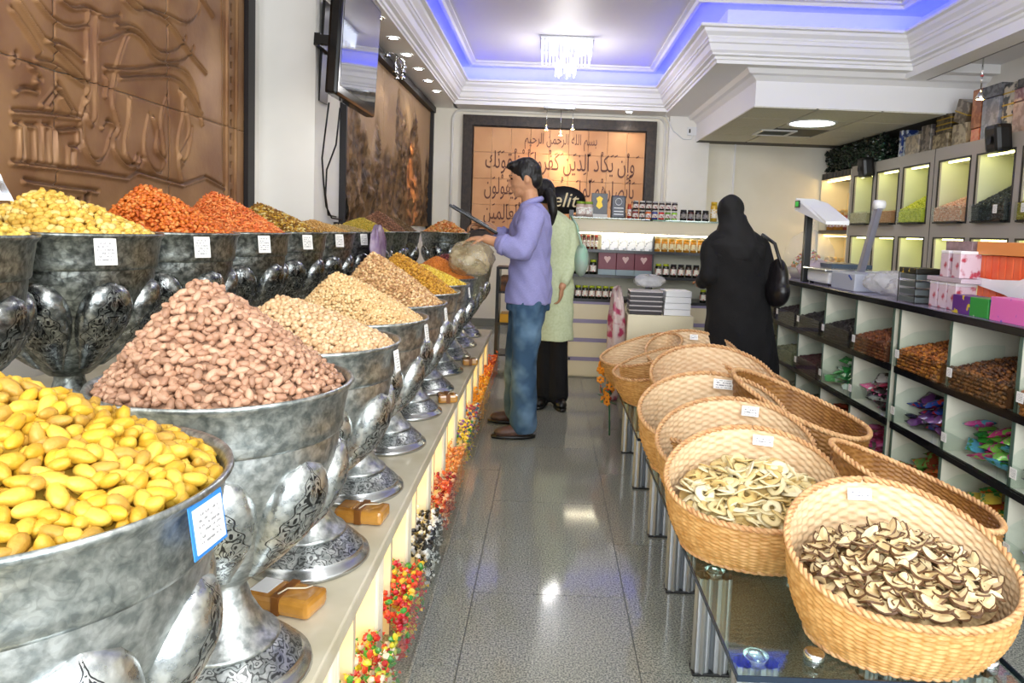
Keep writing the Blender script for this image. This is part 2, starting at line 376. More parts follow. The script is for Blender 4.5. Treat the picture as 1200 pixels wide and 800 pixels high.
# ------------------------------------------------------------------ murals
def seg_dist(Y, Z, poly):
    d = np.full(Y.shape, 9.)
    for (a, b) in zip(poly[:-1], poly[1:]):
        ax, az = a; bx_, bz = b; vx, vz = bx_-ax, bz-az; L = vx*vx+vz*vz+1e-12
        t = np.clip(((Y-ax)*vx+(Z-az)*vz)/L, 0, 1); d = np.minimum(d, np.hypot(Y-ax-t*vx, Z-az-t*vz))
    return d
def smooth_poly(p, it=2):
    p = [tuple(q) for q in p]
    for _ in range(it):
        q = [p[0]]
        for a, b in zip(p[:-1], p[1:]): q += [(a[0]*.75+b[0]*.25, a[1]*.75+b[1]*.25), (a[0]*.25+b[0]*.75, a[1]*.25+b[1]*.75)]
        p = q+[p[-1]]
    return p
def fbm(Y, Z, s=1., oct=4, seed=0):
    r = np.random.default_rng(seed); out = np.zeros(Y.shape); amp = 1.
    for o in range(oct):
        for _ in range(5):
            a = r.uniform(0, 2*PI); ph = r.uniform(0, 6.28); out += amp*np.sin((Y*np.cos(a)+Z*np.sin(a))*s*2**o+ph+1.3*np.sin((Z*np.cos(a)-Y*np.sin(a))*s*2**o*.8))/5
        amp *= .55
    return out
def relief(name, x, y0, y1, z0, z1, hf, m, parent, step=.009, seams=((), ()), nx=1):
    # sheets of a hammered relief on a wall facing +X, one mesh per sheet between the seams
    ys = [y0]+[s for s in seams[0] if y0 < s < y1]+[y1]; zs = [z0]+[s for s in seams[1] if z0 < s < z1]+[z1]
    for a, b in zip(ys[:-1], ys[1:]):
        for c, d in zip(zs[:-1], zs[1:]):
            g = .0015; n = max(2, int((b-a)/step)); k = max(2, int((d-c)/step)); Y, Z = np.meshgrid(np.linspace(a+g, b-g, n), np.linspace(c+g, d-g, k)); H, PT = hf(Y, Z)
            e = np.minimum(np.minimum(Y-a, b-Y), np.minimum(Z-c, d-Z)); H = H-.004*np.exp(-(e/.006)**2)
            V = np.stack([x+H, Y, Z], 2).reshape(-1, 3); i = np.arange(n*k).reshape(k, n)
            F = np.stack([i[:-1, :-1], i[:-1, 1:], i[1:, 1:], i[1:, :-1]], 2).reshape(-1, 4)
            me = npmesh('copper_sheet', V, F, True); at = me.attributes.new('shade_patina', 'FLOAT', 'POINT'); at.data.foreach_set('value', PT.ravel().astype(np.float32)); link('copper_sheet', me, m, parent)
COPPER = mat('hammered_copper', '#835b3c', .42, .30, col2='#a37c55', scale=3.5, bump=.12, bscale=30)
def add_shade_patina(m, col, k=1.):
    N = m.node_tree.nodes; L = m.node_tree.links; a = N.new('ShaderNodeAttribute'); a.attribute_name = 'shade_patina'; x = N.new('ShaderNodeMix'); x.data_type = 'RGBA'; x.clamp_factor = True
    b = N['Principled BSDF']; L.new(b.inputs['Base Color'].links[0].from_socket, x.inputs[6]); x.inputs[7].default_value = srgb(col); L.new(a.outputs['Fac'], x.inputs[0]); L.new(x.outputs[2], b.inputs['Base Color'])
add_shade_patina(COPPER, '#3a2213')  # dark tone stands for shade in the relief's grooves

t = thing('wall_socket', 'small white socket box with a loose cable by the calligraphy panel', 'socket', (1.80, 9.245, 2.66))
MB().b2((-.07, -.02, -.05), (.05, .0, .06), bev=.006).build('box', WPLAS, t); MB().b2((-.05, -.024, -.02), (-.03, -.019, .03)).build('socket_hole', BLACK, t)
MB().tube([(-.40, -.10, .28), (-.36, -.04, .18), (-.25, -.01, .0), (-.12, -.01, -.10), (-.02, -.015, -.10), (0, -.015, -.04)], .008, 6).build('cable', WPLAS, t)
STR = [
  [(3.002, 2.142), (2.985, 2.020), (2.993, 1.930), (2.995, 1.812), (2.943, 1.724), (2.941, 1.632), (2.969, 1.556), (3.029, 1.515), (3.093, 1.556), (3.121, 1.628)],
  [(3.053, 2.151), (3.040, 2.034), (3.041, 1.901), (3.035, 1.806), (3.037, 1.712), (3.008, 1.670), (2.972, 1.715), (2.970, 1.781)],
  [(3.287, 2.142), (3.214, 2.024), (3.167, 1.915), (3.138, 1.798), (3.174, 1.734), (3.196, 1.666), (3.139, 1.616), (3.182, 1.550), (3.288, 1.517), (3.327, 1.580)],
  [(3.277, 1.837), (3.268, 1.734), (3.226, 1.627), (3.241, 1.556), (3.326, 1.520), (3.364, 1.569)],
  [(3.433, 1.790), (3.379, 1.661), (3.390, 1.571), (3.456, 1.516), (3.539, 1.514), (3.568, 1.589), (3.471, 1.626), (3.513, 1.709), (3.473, 1.781)],
  [(3.601, 1.905), (3.528, 1.789), (3.555, 1.683), (3.568, 1.589)],
  [(3.722, 1.960), (3.784, 1.863), (3.816, 1.750), (3.735, 1.656), (3.688, 1.617), (3.734, 1.488)],
  [(3.737, 1.955), (3.752, 1.841), (3.704, 1.735), (3.688, 1.634), (3.744, 1.573), (3.799, 1.629), (3.833, 1.786)],
  [(3.101, 1.935), (3.333, 1.980), (3.545, 2.050), (3.723, 2.083), (3.851, 2.045), (3.953, 1.821)],
  [(3.212, 1.917), (3.409, 1.967), (3.692, 2.027), (3.818, 1.970), (3.918, 1.886)],
  [(3.242, 2.270), (3.337, 2.243), (3.466, 2.297), (3.605, 2.316), (3.788, 2.313), (3.920, 2.402), (3.955, 2.481)],
  [(3.072, 2.042), (3.170, 2.082), (3.287, 2.149), (3.386, 2.140), (3.463, 2.070), (3.603, 2.072), (3.786, 2.131), (3.869, 2.218)],
  [(3.194, 2.144), (3.336, 2.185), (3.438, 2.139), (3.546, 2.105), (3.693, 2.157), (3.787, 2.247)],
  [(2.603, 2.066), (2.662, 2.016), (2.742, 1.956), (2.827, 1.929), (2.937, 1.878), (2.976, 1.847)],
  [(2.697, 2.096), (2.778, 2.050), (2.885, 2.044), (2.991, 2.086)],
  [(2.742, 1.956), (2.846, 1.971), (2.958, 1.935)],
  [(2.690, 1.872), (2.774, 1.885), (2.862, 1.862), (2.956, 1.837)],
  [(2.572, 2.023), (2.645, 1.965), (2.708, 1.911)],
  [(2.833, 2.140), (2.905, 2.125), (2.993, 2.165), (3.105, 2.146), (3.217, 2.193)],
  [(2.567, 1.854), (2.589, 1.876), (2.584, 1.846), (2.566, 1.831)],
  [(2.657, 1.840), (2.705, 1.828), (2.672, 1.785), (2.713, 1.805)],
  [(2.578, 1.731), (2.616, 1.756), (2.695, 1.756)],
  [(2.718, 1.710), (2.815, 1.808), (2.923, 1.694)],
  [(2.755, 1.707), (2.814, 1.775), (2.876, 1.710)],
  [(2.561, 1.660), (2.718, 1.680), (2.923, 1.694)],
  [(2.567, 1.616), (2.601, 1.621), (2.597, 1.481)],
  [(2.623, 1.483), (2.627, 1.619), (2.683, 1.627), (2.679, 1.476)],
  [(2.720, 1.480), (2.725, 1.633), (2.767, 1.639), (2.763, 1.484)],
  [(2.798, 1.487), (2.802, 1.625), (2.922, 1.649), (2.920, 1.564)],
  [(2.867, 1.500), (2.869, 1.568), (2.907, 1.573), (2.905, 1.503)],
  [(2.555, 1.477), (2.763, 1.478), (2.987, 1.477), (3.251, 1.470), (3.325, 1.505), (3.510, 1.488), (3.749, 1.472), (3.987, 1.532), (4.216, 1.483)],
  [(2.614, 1.414), (2.796, 1.405), (3.037, 1.397)],
  [(4.255, 2.594), (4.249, 1.427)],
  [(4.388, 2.636), (4.367, 1.393)],
  [(3.100, 1.900), (3.117, 1.863), (3.099, 1.818)],
  [(3.074, 1.677), (3.118, 1.718), (3.162, 1.690), (3.128, 1.643)],
]
# first mural: low relief of a lute, flowing script and a house, hammered copper
SS = [smooth_poly(p, 2) if i < 22 or i >= 33 else p for i, p in enumerate(STR)]
for p in [[(1.2+.15*k, 2.5-.12*k+.06*math.sin(k)) for k in range(9)], [(1.3+.2*k, 2.0+.08*math.sin(1.4*k)) for k in range(6)], [(2.2+.2*k, 2.6-.05*k+.05*math.sin(2*k)) for k in range(10)], [(3.3, 2.7), (3.5, 2.55), (3.8, 2.6), (4.1, 2.45)]]: SS.append(smooth_poly(p))
def h_lute(Y, Z):
    H = np.zeros(Y.shape); PT = np.zeros(Y.shape)
    for i, p in enumerate(SS):
        ys = [q[0] for q in p]; zs = [q[1] for q in p]
        if min(ys)-.06 > Y.max() or max(ys)+.06 < Y.min() or min(zs)-.06 > Z.max() or max(zs)+.06 < Z.min(): continue
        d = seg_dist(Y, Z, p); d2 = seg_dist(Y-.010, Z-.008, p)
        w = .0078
        H = H+.020*np.exp(-(d/w)**2)-.018*np.exp(-(d2/.0085)**2); PT = PT+.8*np.exp(-(d2/.0065)**2)  # mask paints shade into the groove beside each ridge
    H += .012*fbm(Y, Z, 3.1, 3, 2)*(Y < 4.2)
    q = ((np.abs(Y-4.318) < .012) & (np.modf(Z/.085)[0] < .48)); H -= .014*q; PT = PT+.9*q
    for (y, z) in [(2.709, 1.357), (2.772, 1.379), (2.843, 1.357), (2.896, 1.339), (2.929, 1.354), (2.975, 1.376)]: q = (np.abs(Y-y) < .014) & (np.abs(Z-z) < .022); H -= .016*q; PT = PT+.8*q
    return H, PT
t = thing('copper_mural', 'large hammered copper relief of a lute, script and pillared house behind the nut bowls', 'mural', (0, 0, 0))
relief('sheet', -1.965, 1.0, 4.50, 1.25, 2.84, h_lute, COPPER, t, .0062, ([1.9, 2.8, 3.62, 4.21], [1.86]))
f = MB().b2((-2.0, 4.50, 1.2), (-1.94, 4.60, 2.86)).b2((-2.0, .9, 1.2), (-1.94, 4.5, 1.25)).b2((-2.0, .9, 2.84), (-1.94, 4.5, 2.86)); f.build('frame', mat('black_frame', '#1b1719', .5), t)
# second mural: rocky mountains
def h_rock(Y, Z):
    n = fbm(Y, Z, 6, 5, 5); ridge = 2.25+.28*np.sin(Y*2.6+.5)+.18*np.sin(Y*7.1)+.1*np.sin(Y*15)
    m = 1/(1+np.exp((Z-ridge)/.03)); sp_ = np.abs(fbm(Y*1.6, Z*.6, 9, 4, 8)); return np.maximum(-.022, m*(.02+.035*n-.05*np.sqrt(sp_+.001))+.004*n), 1-m
ROCK = mat('bronze_relief', '#3c2b1e', .55, .15, col2='#8a6a48', scale=9, detail=8, bump=.6, bscale=45)
add_shade_patina(ROCK, '#a98a66')
t = thing('bronze_mural', 'dark bronze relief of craggy mountains on the left wall beyond the television', 'mural')
relief('sheet', -1.59, 5.40, 9.1, 1.3, 2.76, h_rock, ROCK, t, .013, ([6.6, 7.9], []))
MB().b2((-1.62, 5.36, 2.76), (-1.53, 9.16, 2.83)).b2((-1.62, 9.1, 1.2), (-1.55, 9.16, 2.76)).b2((-1.62, 5.36, 1.2), (-1.57, 5.39, 2.76)).build('frame', MATS['black_frame'], t)
# calligraphy mural on the back wall: 10 x 3 copper sheets with raised verses
t = thing('calligraphy_mural', 'copper panel of raised Arabic calligraphy in a dark wooden frame on the back wall', 'mural', (0.075, 9.35, 0))
COP2 = mat('copper_sheet', '#b07a50', .42, .35, col2='#c69468', scale=1.7, bump=.08, bscale=12)
for i in range(9):
    for j in range(4):
        a = -1.14+2.28/9*i; z = 1.28+1.37/4*j; MB().box((a+.1267, -.022, z+.171), (.2513, .012, .3405), bev=.003).build('copper_sheet', COP2, t)
INK = mat('dark_relief_script', '#5b3324', .45, .2)
AR = {'ا': (0xFE8D, 2), 'أ': (0xFE83, 2), 'إ': (0xFE87, 2), 'ب': (0xFE8F, 4), 'ج': (0xFE9D, 4), 'ح': (0xFEA1, 4), 'د': (0xFEA9, 2), 'ذ': (0xFEAB, 2), 'ر': (0xFEAD, 2), 'ز': (0xFEAF, 2), 'س': (0xFEB1, 4), 'ص': (0xFEB9, 4), 'ع': (0xFEC9, 4), 'ف': (0xFED1, 4), 'ق': (0xFED5, 4), 'ك': (0xFED9, 4), 'ل': (0xFEDD, 4), 'م': (0xFEE1, 4), 'ن': (0xFEE5, 4), 'ه': (0xFEE9, 4), 'و': (0xFEED, 2), 'ي': (0xFEF1, 4)}
def shape_ar(t):
    # joined letter forms in visual (left to right) order
    cl = []
    for ch in t:
        if 0x64B <= ord(ch) <= 0x652 and cl: cl[-1][1] += ch
        else: cl.append([ch, ''])
    out = []
    for i, (c, mk) in enumerate(cl):
        if c in AR:
            b, n = AR[c]; prev = i > 0 and cl[i-1][0] in AR and AR[cl[i-1][0]][1] == 4; nxt = n == 4 and i+1 < len(cl) and cl[i+1][0] in AR
            out.append(chr(b+(3 if prev and nxt else 2 if nxt else 1 if prev else 0))+mk)
        else: out.append(c)
    return ''.join(reversed(out))
for (body, size, x, z) in [('بسم الله الرحمن الرحيم', .17, .02, 2.50), ('وَإِنْ يَكَادُ الَّذِينَ كَفَرُوا لَيُزْلِقُونَكَ', .275, .02, 2.20), ('بِأَبْصَارِهِمْ لَمَّا سَمِعُوا الذِّكْرَ وَيَقُولُونَ', .27, .02, 1.86), ('إِنَّهُ لَمَجْنُونٌ وَمَا هُوَ إِلَّا ذِكْرٌ لِلْعَالَمِينَ', .25, .02, 1.52)]:
    me = text_mesh(shape_ar(body), size, .004); o = link('script_line', me, INK, t, (x, -.031, z), (PI/2, 0, 0))
    bw = o.dimensions.x; tw = 2.02 if size > .2 else .95
    o.scale = (tw/max(.1, max(v.co.x for v in me.vertices)-min(v.co.x for v in me.vertices)),)+(1.15, 1)
f = MB(); W = 1.27
for a in (((-W, -.06, 2.65), (W, .0, 2.78)), ((-W, -.06, 1.15), (W, .0, 1.28)), ((-W, -.06, 1.28), (-1.14, .0, 2.65)), ((1.14, -.06, 1.28), (W, .0, 2.65))): f.b2(*a)
f.build('frame', DFRAME, t); MB().tube([(-1.13, -.035, 1.29), (-1.13, -.035, 2.64), (1.13, -.035, 2.64), (1.13, -.035, 1.29)], .012, 6, closed=True).build('inner_bead', DFRAME, t)
# ------------------------------------------------------------------ chandelier(s)
CRY = mat('crystal_rods', (.93, .96, 1.0), .08, spec=.8, emit=.9)  # rods glow themselves, standing in for lamplight caught in the crystal
def chandelier(loc, label):
    t = thing('chandelier', label, 'chandelier', loc)
    MB().b2((-.28, -.28, -.025), (.28, .28, 0), bev=.004).build('ceiling_plate', CHROME, t)
    rod = MB().tube([(0, 0, 0), (0, 0, -.15)], .0075, 6).me('crystal_rod'); rod.materials.append(CRY)
    k = 0
    for i in range(14):
        for (x, y) in ((-.26+.04*i, -.26), (-.26+.04*i, .26), (-.26, -.26+.04*i), (.26, -.26+.04*i)):
            link('crystal_rod', rod, None, t, (x, y, -.027-.012*(i % 2))); k += 1
    for i in range(22):
        a = 2*PI*i/22; link('crystal_rod', rod, None, t, (.11*math.cos(a), .11*math.sin(a), -.15-.03*(i % 3)))
    b = MB().ell((0, 0, 0), (.028, .028, .03), 8, 6).me('lamp'); b.materials.append(mat('chandelier_lamp', (1, .98, 1), emit=2.2))
    for i in range(3):
        for j in range(3): link('lamp', b, None, t, (-.14+.14*i, -.14+.14*j, -.08))
    point('chandelier_light', (loc[0], loc[1], loc[2]-.6), 19, (1, .97, .95), .16)
    return t
chandelier((0.1, 7.8, HI-.001), 'square crystal rod chandelier glowing white under the middle of the tray ceiling')
chandelier((0.6, 3.9, HI-.001), 'unseen square crystal rod chandelier added to light the near aisle')  # repeated out of view to brighten the aisle
chandelier((0.6, .6, HI-.001), 'unseen square crystal rod chandelier added to light the entrance behind the camera')  # another unseen one, added to light the entrance end
# hanging halogen trio before the calligraphy
t = thing('halogen_pendant', 'three small halogen spots hanging on wires before the calligraphy panel', 'spotlight', (0.06, 8.95, 2.86))
MB().b2((-.2, -.05, -.03), (.2, .05, 0), bev=.004).build('ceiling_plate', CHROME, t)
for (x, l) in ((-.16, .24), (.02, .30), (.17, .22)):
    MB().tube([(x, 0, -.03), (x, 0, -l)], .004, 6).build('wire', CHROME, t); MB().lathe([(.012, 0), (.032, -.05), (.03, -.052)], 12, (x, 0, -l)).build('lamp_shade', CHROME, t)
    MB().ell((x, 0, -l-.04), (.024, .024, .012), 8, 5).build('lamp', mat('halogen', (1, .8, .5), emit=30), t)
spot('halogen_beam', (0.12, 8.9, 2.6), (0.05, 9.33, 1.98), 60, (1, .72, .38), 58, .9, .02); spot('halogen_beam', (-.2, 8.9, 2.62), (-.25, 9.33, 1.9), 8, (1, .6, .3), 80, .9, .02)
spot('back_downlight', (0.95, 9.1, 2.84), (0.95, 9.3, 1.5), 9, (1, .95, .85), 110, .9, .03)
t = dup(dl0, (0.95, 9.12, 2.858), label='lone round downlight above the right end of the calligraphy frame', group=' ')
del t['group']
# cluster over second mural
t = thing('halogen_cluster', 'silver halogen spot cluster on bent wires above the mountain mural', 'spotlight', (-1.47, 6.55, 2.86))
rr = random.Random(3)
for k in range(9):
    a = (rr.uniform(-.05, .1), rr.uniform(-.35, .35), rr.uniform(-.18, -.06)); MB().tube([(0, 0, 0), (a[0]*.4, a[1]*.6, -.03), (a[0], a[1]*.8, a[2]*.6), a], .005, 6).build('arm', CHROME, t); MB().lathe([(.008, .02), (.026, -.02), (.024, -.022)], 10, a).build('lamp_shade', CHROME, t)
spot('mural_beam', (-1.36, 7.85, 2.83), (-1.6, 8.0, 1.75), 150, (1, .42, .10), 24, .7, .02)
# ------------------------------------------------------------------ television
t = thing('television', 'black flat television on a wall arm, tilted over the aisle', 'television', (-1.30, 4.62, 2.07))
MB().b2((-.055, -.45, -.01), (.02, .44, .74), bev=.018).build('casing', mat('glossy_black', '#0c0d0e', .12), t)
MB().b2((.02, -.405, .05), (.0215, .405, .71)).build('screen', mat('dark_screen', '#20242a', .05, coat=.6), t)
MB().b2((-.07, -.3, .1), (-.02, .3, .6), bev=.02).build('rear_housing', BLACK, t)
a = MB().box((-.19, .10, .42), (.24, .05, .06)).b2((-.335, .25, .05), (-.315, .42, .72)).b2((-.32, .08, .38), (-.28, .36, .46)); a.build('wall_arm', BLACK, t)
t.rotation_euler = (0, .05, 0)
def cablepts(z0): return None
c = MB().tube([(-1.50, 4.72, 2.1), (-1.55, 4.8, 1.9), (-1.60, 4.9, 1.75), (-1.605, 4.95, 1.6), (-1.60, 5.0, 1.42), (-1.59, 5.1, 1.34), (-1.58, 5.3, 1.33)], .006, 6).tube([(-1.45, 4.8, 2.08), (-1.52, 4.95, 1.85), (-1.605, 5.02, 1.68), (-1.605, 5.0, 1.5), (-1.6, 5.05, 1.36), (-1.59, 5.2, 1.35)], .006, 6)
tag(c.build('power_cable', BLACK), 'pair of black cables looping down the wall below the television', 'cable')
# ------------------------------------------------------------------ left counters
STONE = mat('cream_marble', '#d9d1b8', .25, col2='#e6e0cd', scale=5); STONE2 = mat('cream_marble_shelf', '#c9bfa2', .3, col2='#dcd4bd', scale=6)
LIT = mat('backlit_panel', (1, .86, .50), emit=2.3)
t = thing('lit_counter', 'low cream marble counter with glowing fluted front under the silver bowls', 'counter', (-.43, 1.0, 0), .012)
MB().b2((-.535, -1.3, .365), (.004, 5.2, .41), bev=.006).build('counter_top', STONE2, t)
MB().b2((-.53, -1.3, 0), (-.16, 5.2, .365)).build('carcass', STONE, t)
post = MB().b2((-.14, -.035, 0), (-.012, .035, .365))
for k in (-1, 0, 1): post.tube([(-.012, .022*k, .0), (-.012, .022*k, .365)], .011, 8)
pm = post.me('post'); pm.materials.append(STONE)
lm = MB().b2((-.158, -.185, .02), (-.145, .185, .36)).me('lit_panel'); lm.materials.append(LIT)
rib = MB().b2((-.10, -.012, 0), (-.02, .012, .365)).me('rib'); rib.materials.append(STONE)
for k in range(-3, 12):
    link('post', pm, None, t, (0, .04+.44*k, 0)); link('lit_panel', lm, None, t, (0, .26+.44*k, 0)); link('rib', rib, None, t, (0, .26+.44*k, 0))
MB().b2((-.16, -1.3, 0), (.085, 5.2, .012)).build('plinth', GRAN, t)
sweets = [(['#b32a2a', '#d8b13a', '#3f8f3a', '#d8482f'], 'bright red and gold wrapped sweets'), (['#b32a2a', '#c9c33a', '#3f8f3a', '#d8482f', '#e9d9c0'], 'red, green and gold wrapped sweets'), (['#b32a2a', '#c9283a', '#3f8f3a', '#d8482f', '#d8b13a'], 'mostly red wrapped sweets'), (['#1c1c1e', '#e8e8e8', '#2c2c30', '#c9c9c9'], 'black and white wrapped sweets'),
          (['#b83a2a', '#e0663c', '#8f1f25', '#e6b08a'], 'red and coral wrapped sweets'), (['#d98e50', '#c9703a', '#e6b47a'], 'orange tan wrapped sweets'), (['#d9b52c', '#2f7a4a', '#7a4fa0', '#e6d35a'], 'yellow and green wrapped sweets'),
          (['#a83c50', '#e0a840', '#4a6a8f', '#d8d0c0'], 'mixed pastel wrapped sweets'), (['#e0a02c', '#d98a1c', '#e6b84a'], 'amber wrapped sweets'), (['#e0b02c', '#d9981c', '#c97a1c'], 'golden wrapped sweets'), (['#d9641c', '#e08a2c', '#b84a1c'], 'orange wrapped sweets'), (['#c94a1c', '#b03a20', '#e07a3c'], 'dark orange wrapped sweets')]
gm = MB().b2((.072, -.20, .012), (.077, .20, .20)).me('glass_front')
tw = (np.array([(1.5, .5, .1), (1.5, -.5, -.1), (.8, 0, 0), (-1.5, .5, .1), (-1.5, -.5, -.1), (-.8, 0, 0)], float), np.array([(0, 1, 2), (3, 5, 4)]))
WRAP = (np.concatenate([ICO1[0]*np.array([.9, .8, .8]), tw[0]]), np.concatenate([ICO1[1], tw[1]+len(ICO1[0])]))
ang = .012
for k, (cols, desc) in enumerate(sweets):
    yl = .26+.44*k; h = .17
    g = link('glass_front', gm, CLEAR, t, (0, yl, 0))
    n = 420 if k < 4 else 260; P = np.stack([rng.uniform(-.115, .055, n), rng.uniform(-.165, .165, n), rng.uniform(.025, h, n)], 1)
    P[:n//2, 0] = rng.uniform(.035, .056, n//2); P[n//2:, 2] = h-rng.uniform(0, .05, n-n//2)+.015*rng.normal(size=n-n//2)
    me = scatter_mesh('sweets', WRAP, P, rand_rot(n, .1), np.tile([.0145, .0115, .0115], (n, 1)), False)
    M_ = mat('sweets_%d' % k, cols[0], .25, island=cols, spec=.7)
    o = link('wrapped_sweets', me, M_, None, (-.43-math.sin(ang)*yl, 1.0+yl*math.cos(ang), 0), (0, 0, ang), 'stuff')
    tag(o, 'heap of %s behind the low glass of the lit counter' % desc, 'sweets')
t = thing('rear_tier', 'raised cream shelf along the left wall carrying the rear row of bowls', 'counter', (-1.02, 1.0, 0))
MB().b2((-.60, -1.5, .625), (.0, 5.9, .665), bev=.005).b2((-.97, -1.5, .625), (-.6, 3.79, .665)).build('shelf_top', STONE2, t)
MB().b2((-.58, -1.5, 0), (-.03, 5.9, .625)).build('carcass', STONE, t)
# ------------------------------------------------------------------ engraved silver bowls
def silver(name, base, dark, dens=26, amt=.5, zone=None, rough=.3):
    m = bpy.data.materials.new(name); m.use_nodes = True; N = m.node_tree.nodes; L = m.node_tree.links; b = N['Principled BSDF']
    b.inputs['Metallic'].default_value = .93; b.inputs['Roughness'].default_value = rough
    tc = N.new('ShaderNodeTexCoord')
    def M(op, a, bb=None, c=None):
        n = N.new('ShaderNodeMath'); n.operation = op
        for i, v in enumerate((a, bb, c)):
            if v is None: continue
            if isinstance(v, (int, float)): n.inputs[i].default_value = v
            else: L.new(v, n.inputs[i])
        return n.outputs[0]
    def noise(sc, det=3, vec=None, dist=0):
        n = N.new('ShaderNodeTexNoise'); n.inputs['Scale'].default_value = sc; n.inputs['Detail'].default_value = det; n.inputs['Distortion'].default_value = dist
        L.new(vec or tc.outputs['Object'], n.inputs['Vector']); return n.outputs['Fac']
    n1 = noise(60, 5); r = N.new('ShaderNodeValToRGB'); r.color_ramp.elements[0].position = .38; r.color_ramp.elements[1].position = .62
    r.color_ramp.elements[0].color = srgb(dark); r.color_ramp.elements[1].color = srgb(base); L.new(n1, r.inputs[0])
    vec = None
    if zone == 'lobe':
        sp = N.new('ShaderNodeSeparateXYZ'); L.new(tc.outputs['UV'], sp.inputs[0]); u = M('ABSOLUTE', M('SUBTRACT', sp.outputs[0], .5)); v = sp.outputs[1]
        cb = N.new('ShaderNodeCombineXYZ'); L.new(M('MULTIPLY', u, 1.0), cb.inputs[0]); L.new(M('MULTIPLY', v, 1.35), cb.inputs[1]); vec = cb.outputs[0]
    nn = noise(dens, .6, vec, 1.2 if zone == 'lobe' else .4); ln = M('LESS_THAN', M('ABSOLUTE', M('SUBTRACT', M('MODULO', M('MULTIPLY', nn, 5.0), 1.0), .5)), .17)
    if zone == 'lobe':
        vv = M('SUBTRACT', v, .40); msk = M('SUBTRACT', .36, M('ADD', M('MULTIPLY', u, .95), M('MULTIPLY', M('ABSOLUTE', vv), .62))); msk = M('ADD', msk, M('MULTIPLY', M('COSINE', M('MULTIPLY', v, 44.0)), .025))
        ln = M('MULTIPLY', ln, M('GREATER_THAN', msk, 0.0)); edge = M('LESS_THAN', M('ABSOLUTE', M('ADD', msk, .02)), .008); ln = M('MAXIMUM', ln, edge)
    mx = N.new('ShaderNodeMix'); mx.data_type = 'RGBA'; L.new(M('MULTIPLY', ln, amt), mx.inputs[0]); L.new(r.outputs[0], mx.inputs[6]); mx.inputs[7].default_value = (.015, .015, .017, 1)
    L.new(mx.outputs[2], b.inputs['Base Color'])
    L.new(M('ADD', rough-.08, M('MULTIPLY', n1, .22)), b.inputs['Roughness'])
    bp = N.new('ShaderNodeBump'); bp.inputs['Strength'].default_value = .35; bp.inputs['Distance'].default_value = .004; L.new(noise(55, 4), bp.inputs['Height']); L.new(bp.outputs[0], b.inputs['Normal'])
    return m
SIL = silver('engraved_silver', '#d3d6d4', '#9ea4a3', 34, .10); SILR = silver('rim_silver', '#cdd1ce', '#959c9b', 46, .14); SILB = silver('dense_engraving', '#c0c4c3', '#8a908f', 60, .75)
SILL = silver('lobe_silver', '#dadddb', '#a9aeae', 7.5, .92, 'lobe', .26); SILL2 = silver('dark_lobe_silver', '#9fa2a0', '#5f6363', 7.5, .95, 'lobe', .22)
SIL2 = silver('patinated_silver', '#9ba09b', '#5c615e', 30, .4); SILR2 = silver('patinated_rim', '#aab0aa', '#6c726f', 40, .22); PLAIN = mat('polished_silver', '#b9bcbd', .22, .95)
def rb(z): return .05+.160*math.sin(PI/2*min(1, max(0, (z-.2)/.30)))**.85
def bowl(name, label, loc, rz, group, rear=False, card=None):
    t = thing(name, label, 'bowl', loc, rz, group)
    MB().lathe([(.0, .0), (.158, 0), (.163, .006), (.160, .016), (.148, .022), (.142, .034)], 40).build('foot_ring', PLAIN, t)
    MB().lathe([(.142, .034), (.138, .038), (.112, .062), (.098, .072)], 40).build('engraved_band', SILB, t)
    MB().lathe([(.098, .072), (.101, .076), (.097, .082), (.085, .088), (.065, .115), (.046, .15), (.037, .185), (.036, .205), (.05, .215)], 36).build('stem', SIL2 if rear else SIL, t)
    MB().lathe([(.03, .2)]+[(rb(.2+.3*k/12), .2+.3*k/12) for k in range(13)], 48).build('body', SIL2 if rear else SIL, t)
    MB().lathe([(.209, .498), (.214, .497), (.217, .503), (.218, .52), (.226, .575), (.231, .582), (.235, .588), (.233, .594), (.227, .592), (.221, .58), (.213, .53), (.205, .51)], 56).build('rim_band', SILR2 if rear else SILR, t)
    n, m = 14, 16; V = []; F = []; UV = []
    for j in range(m+1):
        v = j/m; z = .225+.245*v
        w_ = (.070*math.sqrt(max(0, 1-((v-.66)/.34)**2)) if v > .66 else .070*(.22+.78*math.sin(PI/2*v/.66)**1.2)); edge = min(1, math.sqrt(max(0, 1-v))*1.7)*min(1, .25+v*2)
        for i in range(n+1):
            u = -1+2*i/n; r0 = rb(z)*(1.0); r = r0+.043*math.sqrt(max(0, 1-u*u))*edge-.003; a = u*w_/max(r0, .06)
            if z > .47: z_ = z
            V.append((r*math.cos(a), r*math.sin(a), z)); UV.append(((u+1)/2, v))
    for j in range(m):
        for i in range(n): F.append((j*(n+1)+i, j*(n+1)+i+1, (j+1)*(n+1)+i+1, (j+1)*(n+1)+i))
    me = bpy.data.meshes.new('lobe'); me.from_pydata(V, [], F); uvl = me.uv_layers.new(name='UVMap'); li = np.zeros(len(me.loops), np.int32); me.loops.foreach_get('vertex_index', li)
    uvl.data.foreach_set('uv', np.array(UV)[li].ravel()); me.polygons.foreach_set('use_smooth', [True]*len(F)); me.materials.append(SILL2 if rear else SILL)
    for k in range(8): link('lobe', me, None, t, (0, 0, 0), (0, 0, 2*PI*k/8+.12))
    return t
CARD = card_mesh(.052, .068); CARDM = print_mat('price_print', '#efede7', '#8f8f90', 12, 8, .50); CARD.materials.append(CARDM)
CARDS = card_mesh(.036, .056); CARDS.materials.append(CARDM)
CARDN = card_mesh(.056, .050); CARDN.materials.append(CARDM)
CARDB = card_mesh(.066, .060); CARDB.materials.append(mat('blue_card_edge', '#2f7fd0', .5))
